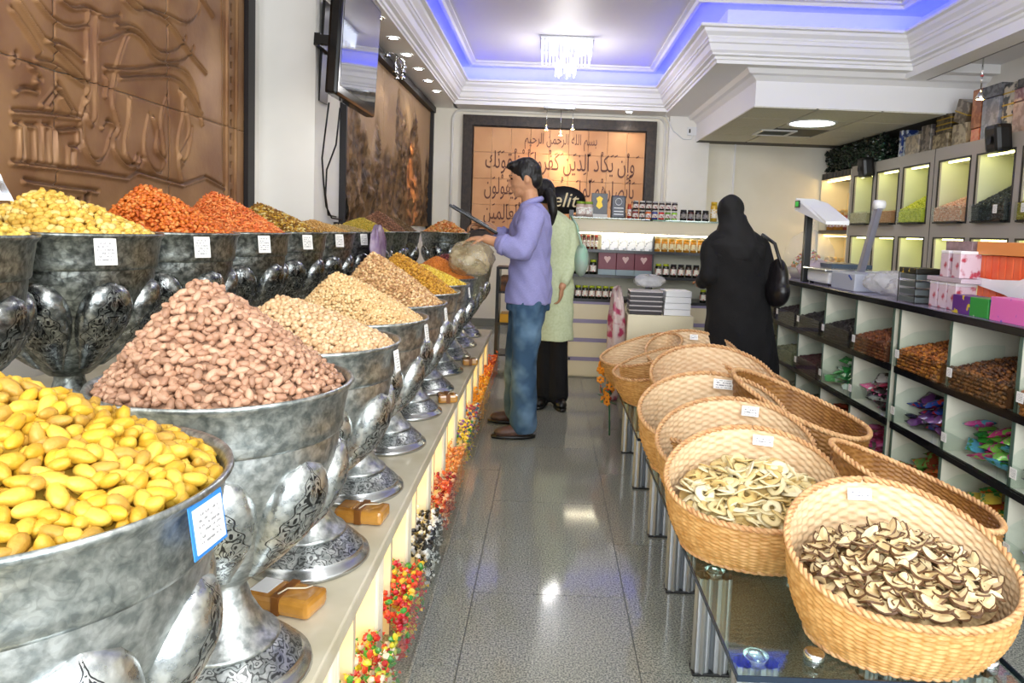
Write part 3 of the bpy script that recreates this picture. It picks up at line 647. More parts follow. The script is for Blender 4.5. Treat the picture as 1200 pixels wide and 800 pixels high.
def card_on(bowlt, a, z=.548, me=CARD, r=.236):
    o = link('price_card', me, None, bowlt, (r*math.cos(a), r*math.sin(a), z), (-.14, 0, a+PI/2)); return o
front0 = bowl('engraved_bowl', 'nearest silver bowl, heaped with bright yellow pistachios, with a blue-edged card', (-.61, .785, .41), 0, 'front row of silver nut bowls')
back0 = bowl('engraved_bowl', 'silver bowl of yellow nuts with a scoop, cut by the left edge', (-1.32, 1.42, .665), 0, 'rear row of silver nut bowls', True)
PHI = (1+5**.5)/2
def nutmat(name, cols, rough=.45, c2=None): return mat(name, cols[0], rough, island=cols, col2=c2 or cols[-1], scale=60, bump=.25, bscale=90)
def almond_mesh(L, W, T, nm):
    V = ICO2[0].copy(); V[:, 1] *= (1-.28*V[:, 0]); V = V*np.array([L, W, T]); return npmesh(nm, V, ICO2[1], True)
def heap(name, label, loc, R, hp, pk, size, dims, cols, group=None, nindiv=0, base=ICO1, flat=.5, layers=2, pw=1.22, cat='nuts', iname=None, ilabel=None, sx=1, sy=1, rough=.45, rz=0, under=None):
    P, N = heap_pts(R, hp, size, pk, pw, layers, sx, sy); m = nutmat(name+'_'+str(len(MATS)), cols, rough)
    top = len(P)
    sc = np.array(dims)[None]*rng.uniform(.82, 1.15, (top, 1)); Rm = rand_rot(top, flat, N)
    th = math.atan2(-loc[1], -loc[0]); vis = P[:, 0]*math.cos(th-rz)+P[:, 1]*math.sin(th-rz)+P[:, 2]*1.3
    if nindiv:
        first = np.arange(top) < top//layers; order = np.argsort(-(vis+10*first)); keep = order[:nindiv]; rest = np.setdiff1d(np.arange(top), keep)
        V = ICO2[0].copy(); V[:, 1] *= (1-.28*V[:, 0]); meshes = [npmesh(iname, V*np.array(dims)*s, ICO2[1], True) for s in (.9, 1.0, 1.1)]
        for q in meshes: q.materials.append(m)
        M0 = Matrix.Translation(loc) @ Matrix.Rotation(rz, 4, 'Z')
        for c, i in enumerate(keep):
            o = link(iname, meshes[c % 3], None); o.matrix_world = M0 @ (Matrix.Translation(P[i].tolist()) @ Matrix(Rm[i].tolist()).to_4x4()); tag(o, ilabel, 'nut', group)
    else: rest = np.arange(top)
    me = scatter_mesh(name, base, P[rest], Rm[rest], sc[rest]); V, F = mound_mesh(R-.004, hp, pk, pw, size*.75, sx=sx, sy=sy)
    o = link(name, me, m, None, loc, (0, 0, rz), 'stuff'); tag(o, label, cat)
    u = MB().add(V, F, 0, True).build(name+'_bed', under or mat(name+'_bed'+str(len(MATS)), cols[-1], .8), o); return o
A_ = (-.60, .83)
fr = [  # contents desc, colours, spacing, dims, hp, peak, individuals
 ('bright yellow pistachios', ['#cfa026', '#bb8d24', '#d9b64a', '#a67c36', '#d0aa3e'], .0212, (.0168, .0090, .0085), .125, (-.09, .03), 230, 'pistachio', 'yellow pistachio in the nearest silver bowl, with the blue-edged card', .3),
 ('tan almonds in their skins', ['#b0866a', '#9e745a', '#c49c80', '#8c6850', '#b88f74'], .0160, (.0122, .0070, .0066), .195, (-.07, .03), 300, 'almond', 'tan skinned almond in the second silver bowl of the front row', .3),
 ('pale beige hazelnuts', ['#d8b48a', '#c79f74', '#e6cba4', '#cfab80'], .0150, (.0095, .0078, .0074), .115, (-.09, .03), 0, None, None, .3),
 ('pale roasted chickpeas', ['#dcb985', '#caa06a', '#e8cd9d', '#d2ad78'], .0115, (.0066, .006, .006), .150, (-.08, .02), 0, None, None, .1),
 ('tan mixed nuts', ['#c79a68', '#b08252', '#dfbe90', '#9f6f48', '#d8b27c'], .0130, (.009, .0065, .006), .200, (-.07, .0), 0, None, None, .2),
 ('golden brown raisins', ['#b47a1c', '#cf9530', '#8a5712', '#dba83c'], .0120, (.0085, .0055, .0045), .185, (-.07, 0), 0, None, None, .2),
 ('bright yellow raisins', ['#d8b01f', '#e6c83f', '#b98c1a', '#efd768'], .0120, (.0085, .0055, .0045), .11, (-.04, 0), 0, None, None, .2),
 ('orange crumbs', ['#c8701c', '#d98730', '#b25c14'], .0110, (.0075, .0075, .0065), .13, (-.02, 0), 0, None, None, .2),
 ('dark red berries', ['#5a1a22', '#7c2a30', '#421318', '#8f4040'], .0140, (.0085, .008, .0075), .13, (-.03, 0), 0, None, None, .2),
 ('green pumpkin seeds', ['#6f7a3a', '#8a8f4f', '#55602a', '#b7b27c'], .0150, (.009, .006, .004), .10, (-.03, 0), 0, None, None, .3),
 ('brown seeds', ['#6f4a2c', '#8a6238', '#a9824f', '#4f321c'], .0150, (.009, .006, .004), .12, (-.03, 0), 0, None, None, .3)]
ORD = ['nearest', 'second', 'third', 'fourth', 'fifth', 'sixth', 'seventh', 'eighth', 'ninth', 'tenth', 'eleventh']
for k, (desc, cols, sp_, dims, hp, pk, ni, iname, il, flat) in enumerate(fr):
    x = -.60-.010*k; y = .83+.495*k
    if k == 0: x, y = -.61, .785
    b = front0 if k == 0 else dup(front0, (x, y, .41), .2*k, 'silver engraved goblet bowl of %s, %s in the front row' % (desc, ORD[k]))
    heap('%s_heap' % desc.split()[-1], 'heap of %s in the %s front bowl' % (desc, ORD[k]), (x, y, .41+.582), .214, hp, pk, sp_, dims, cols, None if not ni else '%ss heaped in the %s front bowl' % (iname, ORD[k]), ni, flat=flat, iname=iname, ilabel=il, layers=2, base=ICO1 if k < 9 else OCT)
    CH[b.name] = CH.get(b.name, []); a = -.62-.02*k-(0 if k == 0 else .2*k)
    if k == 0: pass
    elif k in (2, 3, 4, 6): card_on(b, -.2*k-.10, me=CARDS)
# the blue-edged card of the nearest bowl
o = link('card_backing', CARDB, None, front0, (.2355*math.cos(-.07), .2355*math.sin(-.07), .555), (-.14, 0, -.07+PI/2)); link('price_card', CARDN, None, front0, (.2372*math.cos(-.07), .2372*math.sin(-.07), .555), (-.14, 0, -.07+PI/2))
bk = [
 ('yellow nuts', ['#e3bd4c', '#f0d678', '#cf9f34', '#e9cb60'], .0215, (.014, .010, .009), .11, (-.04, -.02), None),
 ('cream yellow pistachios', ['#e6c25a', '#f0da8f', '#cf9f3c', '#dcb450'], .0210, (.0135, .0095, .009), .12, (-.08, .02), 'pistachio'),
 ('orange roasted almonds', ['#dd7a2c', '#c8621c', '#eb9a50', '#b9541a'], .0170, (.0115, .0075, .006), .165, (-.08, 0), None),
 ('orange slivered almonds', ['#d9662a', '#e58238', '#b84f1c', '#ee9a5a'], .0140, (.014, .0042, .0035), .170, (-.08, 0), None),
 ('brown and gold mixed seeds', ['#8a6018', '#c9a02c', '#5a3414', '#e3cf8a', '#a97a20'], .0140, (.0095, .006, .005), .14, (-.10, 0), None),
 ('tan cashews', ['#c99a50', '#b9853c', '#dcb878'], .0150, (.009, .006, .005), .07, (0, 0), None),
 ('pale seeds', ['#b99b63', '#9c7d48', '#d8c08a'], .0150, (.009, .006, .004), .05, (0, 0), None),
 ('yellow and green raisins', ['#c9a52c', '#8f8a2c', '#dcc050'], .0150, (.009, .006, .005), .10, (0, 0), None),
 ('brown dried berries', ['#6a3f2a', '#8a5a3f', '#4f2c1c', '#9f7050'], .0150, (.009, .008, .007), .16, (0, 0), None),
 ('brown tea leaves', ['#4f3a20', '#6a4f2c', '#8a6a3f'], .0150, (.009, .006, .003), .13, (0, 0), None)]
for k, (desc, cols, sp_, dims, hp, pk, iname) in enumerate(bk):
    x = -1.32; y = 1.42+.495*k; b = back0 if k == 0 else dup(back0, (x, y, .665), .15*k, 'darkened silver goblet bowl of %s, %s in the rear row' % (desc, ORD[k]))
    heap('%s_heap' % desc.split()[-1], 'heap of %s in the %s rear bowl' % (desc, ORD[k]), (x, y, .665+.582), .214, hp, pk, sp_, dims, cols, '%ss heaped in the %s rear bowl' % (iname, ORD[k]) if iname else None, 70 if iname else 0, flat=.3, iname=iname, ilabel='%s in the %s silver bowl of the rear row' % (desc[:-1] if desc.endswith('s') else desc, ORD[k]), layers=2, base=ICO1 if k < 5 else OCT)
    if 1 <= k <= 6: card_on(b, -.62-.15*k)
b = dup(back0, (-.98, 6.55, .665), .4, 'darkened silver bowl of orange fruit slices, nearest the back wall'); heap('fruit_heap', 'pale orange fruit slices heaped in the last bowl before the back wall', (-.98, 6.55, 1.247), .214, .12, (0, 0), .022, (.016, .012, .003), ['#e0a050', '#d98a3c', '#b9a060', '#eec088', '#c96a2c'], base=ICO1, flat=.2, cat='dried fruit')
# scoop on the first rear bowl
t = thing('nut_scoop', 'clear steel-edged scoop lying on the yellow nuts at the left edge', 'scoop', (-1.23, 1.50, 1.33), .5)
MB().add([(-.06, -.05, 0), (.06, -.05, 0), (.06, .05, 0), (-.06, .05, 0), (-.06, -.055, .06), (.03, -.055, .07), (.03, .055, .07), (-.06, .055, .06)], [(0, 1, 2, 3), (0, 4, 5, 1), (3, 2, 6, 7), (0, 3, 7, 4)]).build('pan', CHROME, t)
MB().tube([(-.06, 0, .03), (-.10, 0, .05), (-.17, 0, .09)], .009, 8).build('handle', CHROME, t)
# gift packets between the pedestals
KRAFT = mat('amber_cellophane', '#9a6422', .12, col2='#c98f3c', scale=14, spec=.9, coat=.5); RIB = mat('brown_ribbon', '#7a4a1a', .4)
def packet(c, rz, L, label, lid=None):
    t = thing('gift_packet', label, 'packet', c, rz)
    mb = MB().box((0, 0, .022), (L, .085, .042), bev=.012); mb.build('wrapped_box', KRAFT, t); MB().box((.0, 0, .023), (.022, .088, .045), bev=.003).build('ribbon', RIB, t)
    MB().tube([(.0, -.03, .046), (.012, -.01, .052), (.03, .0, .050), (.045, .012, .047), (.052, .03, .045)], .0018, 6).build('string', mat('pale_string', '#d8cdb4', .6), t)
    MB().box((-L*.3, 0, .0445), (L*.28, .06, .002)).build('label', WPLAS if lid else KRAFT, t)
packet((-.54, 2.07, .411), -.1, .15, 'amber cellophane gift packet between the third and fourth silver pedestals'); packet((-.585, 1.57, .411), -.25, .17, 'amber gift packet with a white label beside the second silver pedestal', 1)
packet((-.50, 3.55, .411), .3, .10, 'small dark red packet at the foot of the sixth silver bowl'); packet((-.50, 4.55, .411), .3, .10, 'small dark red packet farther along the lit counter')
# carrier bag and black tray near the wall
# ------------------------------------------------------------------ glass tables
EDGE = mat('dark_glass_edge', '#1c2a3a', .15)
def table(label, y0, y1, x0, x1, legs):
    t = thing('glass_table', label, 'table', ((x0+x1)/2, (y0+y1)/2, 0)); cx, cy = (x0+x1)/2, (y0+y1)/2
    MB().b2((x0-cx, y0-cy, .318), (x1-cx, y1-cy, .330)).build('glass_top', TGLASS, t)
    f = MB()
    for a in (((x0-cx-.002, y0-cy-.003, .317), (x1-cx+.002, y0-cy, .331)), ((x0-cx-.003, y0-cy, .317), (x0-cx, y1-cy, .331)), ((x1-cx, y0-cy, .317), (x1-cx+.003, y1-cy, .331)), ((x0-cx, y1-cy, .317), (x1-cx, y1-cy+.003, .331))): f.b2(*a)
    f.build('edge_trim', EDGE, t)
    lg = MB()
    for dx in (-.028, .028):
        n = 32; R = [(.026+.0022*math.cos(8*2*PI*i/n)) for i in range(n)]
        V = [(dx+R[i]*math.cos(2*PI*i/n), R[i]*math.sin(2*PI*i/n), z) for z in (0.006, .30) for i in range(n)]
        lg.add(V, [(i, (i+1) % n, n+(i+1) % n, n+i) for i in range(n)], 0, False)
    lm = lg.me('leg'); lm.materials.append(ALU)
    ft = MB().b2((-.056, -.028, 0), (.056, .028, .008), bev=.002).me('foot_plate'); ft.materials.append(BLACK)
    cp = MB().lathe([(.0, .300), (.030, .300), (.030, .318)], 20).me('glass_mount'); cp.materials.append(CHROME)
    dk = MB().lathe([(.024, .331), (.024, .343), (.020, .346), (.0, .346)], 20).me('chrome_disc'); dk.materials.append(CHROME)
    for (lx, ly) in legs:
        o = link('leg', lm, None, t, (lx-cx, ly-cy, 0)); link('foot_plate', ft, None, o); link('glass_mount', cp, None, o)
    for (lx, ly) in legs[:2] if y0 < 2 else []: link('chrome_disc', dk, None, t, (lx-cx+(.13 if lx < 1 else .03), ly-cy+(-.02), 0))
    return t
table('long low glass table on paired aluminium legs, nearest the camera', 1.50, 3.03, .46, 1.12, [(.53, 1.60), (1.04, 1.60), (.53, 2.02), (1.04, 2.02), (.53, 2.50), (1.04, 2.50), (.53, 2.97), (1.04, 2.97)])
table('low glass table on paired aluminium legs, the farther one nearer the drawers', 3.30, 4.62, .46, 1.12, [(.53, 3.54), (1.04, 3.54), (.53, 4.12), (1.04, 4.12)])
# ------------------------------------------------------------------ wicker baskets
WOUT = mat('wicker_outside', '#b28246', .45, col2='#d0a468', scale=30, stretch=(1, 1, 3), spec=.4); WIN = mat('wicker_inside', '#d9b68c', .5, col2='#e8cda6', scale=30, stretch=(1, 1, 3)); WRIM = mat('wicker_braid', '#b98556', .5, col2='#d8ae7c', scale=40); WDOUT = mat('dark_wicker_outside', '#7d5226', .45, col2='#9a6c36', scale=30); WDIN = mat('dark_wicker_inside', '#946738', .5, col2='#b08048', scale=30)
def rimz(th): c = (1+math.cos(th))/2; return .172+.175*c**1.35
def rimxy(th): a, b = .285, .235; x = a*math.sin(th); y = b*math.cos(th); return x, y+.035*((1+math.cos(th))/2)**2-.01
def basket_pt(th, t):
    bx_, by_ = .215*math.sin(th), .165*math.cos(th); rx, ry = rimxy(th); q = t**.85; bulge = .018*math.sin(PI*t)
    x = bx_*(1-q)+rx*q; y = by_*(1-q)+ry*q; l = math.hypot(x, y); return x*(1+bulge/l), y*(1+bulge/l), t*rimz(th)
def basket_meshes():
    ns, nr = 60, 28; nt_ = ns*3; V = []; side = []
    for sgn in (1, -1):
        for j in range(nr*3+1):
            t = j/(nr*3)
            for i in range(nt_):
                th = 2*PI*i/nt_; x, y, z = basket_pt(th, t); row = min(nr-1, j//3); rowf = (j % 3); w_ = 0 if rowf == 0 else 1
                off = (.0036*math.cos(PI*(i/3+row))*w_+.0012*sgn) if j < nr*3 else 0.0012*sgn; l = math.hypot(x, y); V.append((x*(1+off/l), y*(1+off/l), z))
    m = nr*3+1; F = []; MI = []
    for s in range(2):
        b = s*m*nt_
        for j in range(m-1):
            for i in range(nt_):
                q = (b+j*nt_+i, b+j*nt_+(i+1) % nt_, b+(j+1)*nt_+(i+1) % nt_, b+(j+1)*nt_+i); F.append(q if s == 0 else q[::-1]); MI.append(s)
    body = npmesh('woven_body', V, F, True, MI)
    def braid(fn, r, amp, turns, n=260):
        mb = MB()
        for ph in (0, PI):
            P = []
            for i in range(n):
                th = 2*PI*i/n; x, y, z = fn(th); l = math.hypot(x, y); a = turns*th+ph; P.append((x*(1+amp*math.cos(a)/l), y*(1+amp*math.cos(a)/l), z+amp*math.sin(a)))
            mb.tube(P, r, 6, closed=True)
        return mb
    rim = braid(lambda th: (*basket_pt(th, 1.0)[:2], rimz(th)), .0060, .0048, 42).me('rim_braid')
    base = braid(lambda th: (.222*math.sin(th), .172*math.cos(th), .012), .0062, .0048, 28).me('base_braid')
    fl_ = MB().lathe([(0, .006), (1, .006)], 40, smooth=False)
    fl_.v = [(v[0]*.213, v[1]*.163, v[2]) for v in fl_.v]; floor_ = fl_.me('basket_floor')
    return body, rim, base, floor_
BM = basket_meshes()
def basket(label, loc, rz, sc=1., dark=False, card=None):
    t = thing('wicker_basket', label, 'basket', loc, rz, 'hooded wicker baskets on the glass tables'); t.scale = (sc,)*3
    mm = (WDOUT, WDIN) if dark else (WOUT, WIN)
    body = BM[0]
    if dark: body = BM[0].copy(); body.materials.clear()
    link('woven_body', body, mm, t); link('rim_braid', BM[1], WRIM, t); link('base_braid', BM[2], WRIM, t); link('basket_floor', BM[3], mm[1], t)
    if card is not None:
        wd, hh, th = card; x, y, z = basket_pt(th, .89); me = card_mesh(wd, hh, .002); me.materials.append(MATS.setdefault('tag', print_mat('basket_print', '#f1f1ef', '#70707a', 14, 4, .47)))
        link('price_card', me, None, t, (x, y-.018, z), (-.38, 0, -th*.6))
    return t
TZ = .331
B1 = basket('big pale wicker basket of dark-edged dried slices, nearest the camera at bottom right', (.885, 1.66, TZ), -.05, .93, False, (.070, .034, -.06))
B2 = basket('wicker basket heaped with pale dried apple rings, behind and left of the nearest one', (.665, 2.13, TZ), -.25, .95, False, (.070, .036, .12))
B3 = basket('wicker basket with brown nuts at its left rim, behind the apple ring basket', (.70, 2.50, TZ), -.26, .98, False, (.066, .040, .20))
B4 = basket('wicker basket whose price card hangs high on the hood, fourth from the camera', (.70, 2.86, TZ), -.20, 1.05, False, (.085, .042, .18))
D1 = basket('dark brown wicker basket facing the bin counter, right of the fourth basket', (1.11, 2.97, TZ), 1.30, 1.12, True)
D2 = basket('dark brown wicker basket whose lip shows right of the nearest basket', (1.17, 2.14, TZ), 1.45, .95, True)
B6 = basket('tall-hooded wicker basket with orange dried fruit, on the farther table', (.86, 3.54, TZ), -.10, 1.10)
L1 = basket('wicker basket turned to the aisle, nearer left end of the farther table', (.63, 4.04, TZ), -1.35, .92)
R1 = basket('wicker basket pointing right towards the woman in black', (1.16, 3.99, TZ), 1.35, .95)
L2 = basket('wicker basket at the far left corner of the farther table', (.60, 4.42, TZ), -1.25, .98)
B9 = basket('wicker basket with a small price card at the far end of the farther table', (.92, 4.34, TZ), -.1, 1.02, False, (.05, .035, .1))
# dried slices in the nearest basket: thin curled crescents with dark skins
def slice_mesh(nm, r, curl, seed):
    rr = random.Random(seed); V = []; F = []; n = 14; MI = []
    for s, h in ((0, .0016), (1, -.0016)):
        V.append((0, 0, h))
        for i in range(n):
            a = 2*PI*i/n; q = r*(1+.16*math.sin(2*a+seed)+rr.uniform(-.08, .08)); x, y = q*math.cos(a), .62*q*math.sin(a); V.append((x, y, h+curl*(x*x-y*y*.6)/r))
    b = n+1; c = len(V); V += [(V[1+i][0]*.90, V[1+i][1]*.86, V[1+i][2]*.75+.0022) for i in range(n)]
    for i in range(n):
        j = (i+1) % n; F.append((0, c+i, c+j)); MI.append(0); F.append((c+i, 1+i, 1+j)); MI.append(1); F.append((c+i, 1+j, c+j)); MI.append(1); F.append((b, b+1+j, b+1+i)); MI.append(0); F.append((1+i, b+1+i, b+1+j)); MI.append(1); F.append((1+i, b+1+j, 1+j)); MI.append(1)
    return npmesh(nm, V, F, False, MI)
FL = mat('dried_slice_flesh', '#e8d8ae', .55, col2='#c9a977', scale=50, island=['#ecdcb4', '#dcc494', '#e4d09f', '#c9ae80']); SK = mat('dried_slice_skin', '#5f4127', .5)
sm_ = [slice_mesh('dried_slice', .028, .40, 1), slice_mesh('dried_slice', .025, -.45, 2), slice_mesh('dried_slice', .031, .25, 3), slice_mesh('dried_slice', .022, .5, 4)]
for m_ in sm_: m_.materials.append(FL); m_.materials.append(SK)
def lay_in(basket_o, meshes, n, name, label, cat, group, hp, base_z, ax, ay, flat, pk=(0, 0), cy=0., lift=.0, tilt=0.):
    M0 = Matrix.Translation(basket_o.location) @ Matrix.Rotation(basket_o.rotation_euler.z, 4, 'Z')
    P, N = heap_pts(1., hp, math.sqrt(2*PI/(.865*n)), pk, 1.1, 2); P = P[np.argsort(-P[:, 2]+rng.uniform(0, .02, len(P)))][:n] if len(P) > n else P
    R_ = rand_rot(len(P), flat, np.stack([N[:, 0]*.5, N[:, 1]*.5, N[:, 2]], 1))
    for c, (p, r) in enumerate(zip(P, R_)):
        z = base_z+float(heap_h(np.array(p[0]), np.array(p[1]), 1., hp, pk, 1.1))+rng.uniform(-.010, .016)+lift+tilt*p[1]
        o = link(name, meshes[c % len(meshes)], None); o.matrix_world = M0 @ Matrix.Translation((p[0]*ax, p[1]*ay+cy, z)) @ Matrix(r.tolist()).to_4x4(); tag(o, label, cat, group)
lay_in(B1, sm_, 300, 'dried_slice', 'dark-edged dried fruit slice in the nearest wicker basket', 'dried fruit', 'dried slices in the nearest basket', .095, .168, .225, .172, .70, (-.1, .1), 0, tilt=.02)
mb = MB(); V, F = mound_mesh(1., .09, (-.1, .1), 1.1, .0); mb.add([(v[0]*.222, v[1]*.172, v[2]+.150+.02*v[1]) for v in V], F, 0, True); o = mb.build('dried_slice_bed', mat('slice_bed', '#8a6c44', .7, col2='#c9b083', scale=60), None, B1.location, (0, 0, B1.rotation_euler.z), 'stuff'); tag(o, 'layer of dried slices under the visible ones in the nearest basket', 'dried fruit')
def ring_mesh(nm, R, r, warp, seed):
    V = []; F = []; n = 20; k = 6
    for i in range(n):
        a = 2*PI*i/n; w_ = warp*math.sin(2*a+seed); s = 1+.06*math.sin(3*a+seed)
        for j in range(k):
            b = 2*PI*j/k; q = R+r*math.cos(b); V.append((q*s*math.cos(a), q*s*math.sin(a), .0026*math.sin(b)*1.3+w_))
    for i in range(n):
        for j in range(k): F.append((i*k+j, ((i+1) % n)*k+j, ((i+1) % n)*k+(j+1) % k, i*k+(j+1) % k))
    return npmesh(nm, V, F, True)
RG = mat('dried_apple', '#ecdcae', .5, col2='#dcc283', scale=40, island=['#ecdfb4', '#e2cf98', '#efe6c6', '#cfae68'])
rm_ = [ring_mesh('apple_ring', .0205, .0112, .002, 1), ring_mesh('apple_ring', .0205, .0125, .0035, 2), ring_mesh('apple_ring', .0185, .0115, .0015, 4)]
for m_ in rm_: m_.materials.append(RG)
lay_in(B2, rm_, 175, 'apple_ring', 'pale dried apple ring in the second wicker basket', 'dried fruit', 'apple rings in the second basket', .09, .170, .222, .168, .62, (.15, .3), .010, tilt=.035)
mb = MB(); V, F = mound_mesh(1., .085, (.15, .3), 1.1, .0); mb.add([(v[0]*.228, v[1]*.175, v[2]+.150+.035*v[1]) for v in V], F, 0, True); o = mb.build('apple_ring_bed', RG, None, B2.location, (0, 0, B2.rotation_euler.z), 'stuff'); tag(o, 'layer of dried apple rings under the visible ones', 'dried fruit')
def fill(bk_, name, label, cols, hp, size, dims, bz=.15, cat='dried fruit'):
    P, N = heap_pts(1., hp, size/.2, (0, 0), 1.1, 1); P = P*np.array([.225, .175, 1])+np.array([0, 0, bz]); me = scatter_mesh(name, ICO1, P, rand_rot(len(P), .3), np.tile(dims, (len(P), 1))*rng.uniform(.8, 1.2, (len(P), 1))); m = nutmat(name+'_m', cols)
    o = link(name, me, m, None, bk_.location, (0, 0, bk_.rotation_euler.z), 'stuff'); tag(o, label, cat)
    mb = MB(); V, F = mound_mesh(1., hp, (0, 0), 1.1, .01); mb.add([(v[0]*.232, v[1]*.182, v[2]+bz) for v in V], F, 0, True); mb.build(name+'_bed', m, o)
fill(B3, 'brown_nuts', 'brown nuts inside the third wicker basket', ['#8a5a30', '#c99a60', '#6a3f20', '#e0c090'], .05, .02, [.013, .010, .009])
fill(B4, 'dried_figs', 'dried figs low in the fourth wicker basket', ['#b98f54', '#cfa868', '#9a7440'], .03, .02, [.013, .012, .009])
fill(B6, 'orange_dried_fruit', 'bright orange dried fruit in the basket on the farther table', ['#e08a1c', '#f0a030', '#d07414'], .10, .03, [.022, .018, .009], .15)
# ------------------------------------------------------------------ right-hand counter of open bins
BOARD = mat('cream_laminate', '#dedccb', .4); BLK = mat('black_laminate', '#17161a', .18); LAV = mat('lavender_worktop', '#8d86a0', .15)
def jitter_fill(name, cols, w_, d_, h0, h1, size, dims, base=ICO1, n=None, rough=.45, m=None):
    # heap in a bin: front at x=0 with height h0 rising to h1 at depth d_
    g1 = np.arange(size*.5, d_, size*.9); g2 = np.arange(-w_/2+size*.5, w_/2-size*.3, size*.9); X, Y = np.meshgrid(g1, g2); X = X.ravel()+rng.uniform(-.3, .3, X.size)*size; Y = Y.ravel()+rng.uniform(-.3, .3, Y.size)*size
    Z = h0+(h1-h0)*np.clip(X/d_, 0, 1)**.8*(1-.5*(2*Y/w_)**2)+rng.uniform(-.2, .3, X.size)*size
    g3 = np.arange(size*.5, h0, size*.9); Y2, Z2 = np.meshgrid(g2, g3); Y2 = Y2.ravel()+rng.uniform(-.2, .2, Y2.size)*size; Z2 = Z2.ravel(); X2 = np.full(Y2.size, size*.45)
    P = np.concatenate([np.stack([X, Y, Z], 1), np.stack([X2, Y2, Z2], 1)]); P[:, 0] = np.maximum(P[:, 0], size*.45); P[:, 1] = np.clip(P[:, 1], -w_/2+size*.5, w_/2-size*.5); P[:, 2] = np.maximum(P[:, 2], size*.5)
    me = scatter_mesh(name, base, P, rand_rot(len(P), .15), np.tile(dims, (len(P), 1))*rng.uniform(.8, 1.2, (len(P), 1)), base is ICO1)
    s = size*.5; k = 8; V = [(s, -w_/2+s, 0), (s, w_/2-s, 0), (s, w_/2-s, h0-s*.3), (s, -w_/2+s, h0-s*.3), (d_, -w_/2+s, 0), (d_, w_/2-s, 0), (d_, w_/2-s, h0+(h1-h0)*.5-s), (d_, -w_/2+s, h0+(h1-h0)*.5-s)]
    bed = MB().add(V, [(0, 1, 2, 3), (3, 2, 6, 7), (4, 7, 6, 5), (0, 3, 7, 4), (1, 5, 6, 2)])
    return me, bed
CELLN = ['nearest', 'second', 'third', 'fourth', 'fifth']
def pillow(nm, L_, W_, T_):
    n = 6; V = []; F = []
    for s in (1, -1):
        for j in range(n+1):
            for i in range(n+1):
                u, v = -1+2*i/n, -1+2*j/n; V.append((u*L_/2*(1-.06*(1-abs(v))), v*W_/2*(1-.05*(1-abs(u))), s*T_/2*max(0, (1-u**4))*max(0, (1-v*v))**.5+.0006*s+.002*math.sin(7*u+3*v)))
    b = (n+1)**2
    for j in range(n):
        for i in range(n):
            a = j*(n+1)+i; F.append((a, a+1, a+n+2, a+n+1)); F.append((b+a, b+a+n+1, b+a+n+2, b+a+1))
    return npmesh(nm, V, F, True)
PIL = pillow('snack_packet', .13, .085, .03)
def unit(label, y0, ncol, pitch, rows):
    wd = ncol*pitch; t = thing('bin_counter', label, 'counter', (1.87, y0, 0))
    MB().b2((.01, .0, .0), (.49, wd, .055)).build('base_board', BOARD, t); MB().b2((.47, 0, .055), (.49, wd, .965)).build('back_panel', BOARD, t)
    dv = MB().b2((.0, -.008, .055), (.47, .008, .965)).me('divider'); dv.materials.append(BOARD)
    de = MB().b2((-.004, -.009, .055), (.0, .009, .965)).me('divider_edge'); de.materials.append(mat('green_edge_band', '#4f6458', .3))
    for k in range(ncol+1):
        o = link('divider', dv, None, t, (0, min(max(k*pitch, .009), wd-.009), 0)); link('divider_edge', de, None, o)
    for z in (.06, .36, .66):
        s_ = MB().b2((.0, .008, z-.015), (.47, wd-.008, z)).build('shelf', BOARD, t); MB().b2((-.012, 0, z-.034), (.0, wd, z+.002)).build('shelf_edge', BLK, s_)
    return t
u1 = unit('cream open bin counter with black shelf edges, nearer section', 1.77, 4, .48, 3)
u2 = unit('cream open bin counter with black shelf edges, the farther section beside the woman', 3.74, 5, .47, 3)
t = thing('worktop', 'long black-edged worktop running over both sections of the bin counter', 'worktop', (1.85, 1.75, .966)); MB().b2((0, 0, 0), (.56, 4.36, .034), bev=.004).build('slab', BLK, t); MB().b2((.02, .01, .034), (.55, 4.35, .036)).build('top_sheet', LAV, t)
BR = ['#5a3418', '#7a4a22', '#8f5a28', '#3f2412']; DK = ['#1b1516', '#2a1f1e', '#120e10']
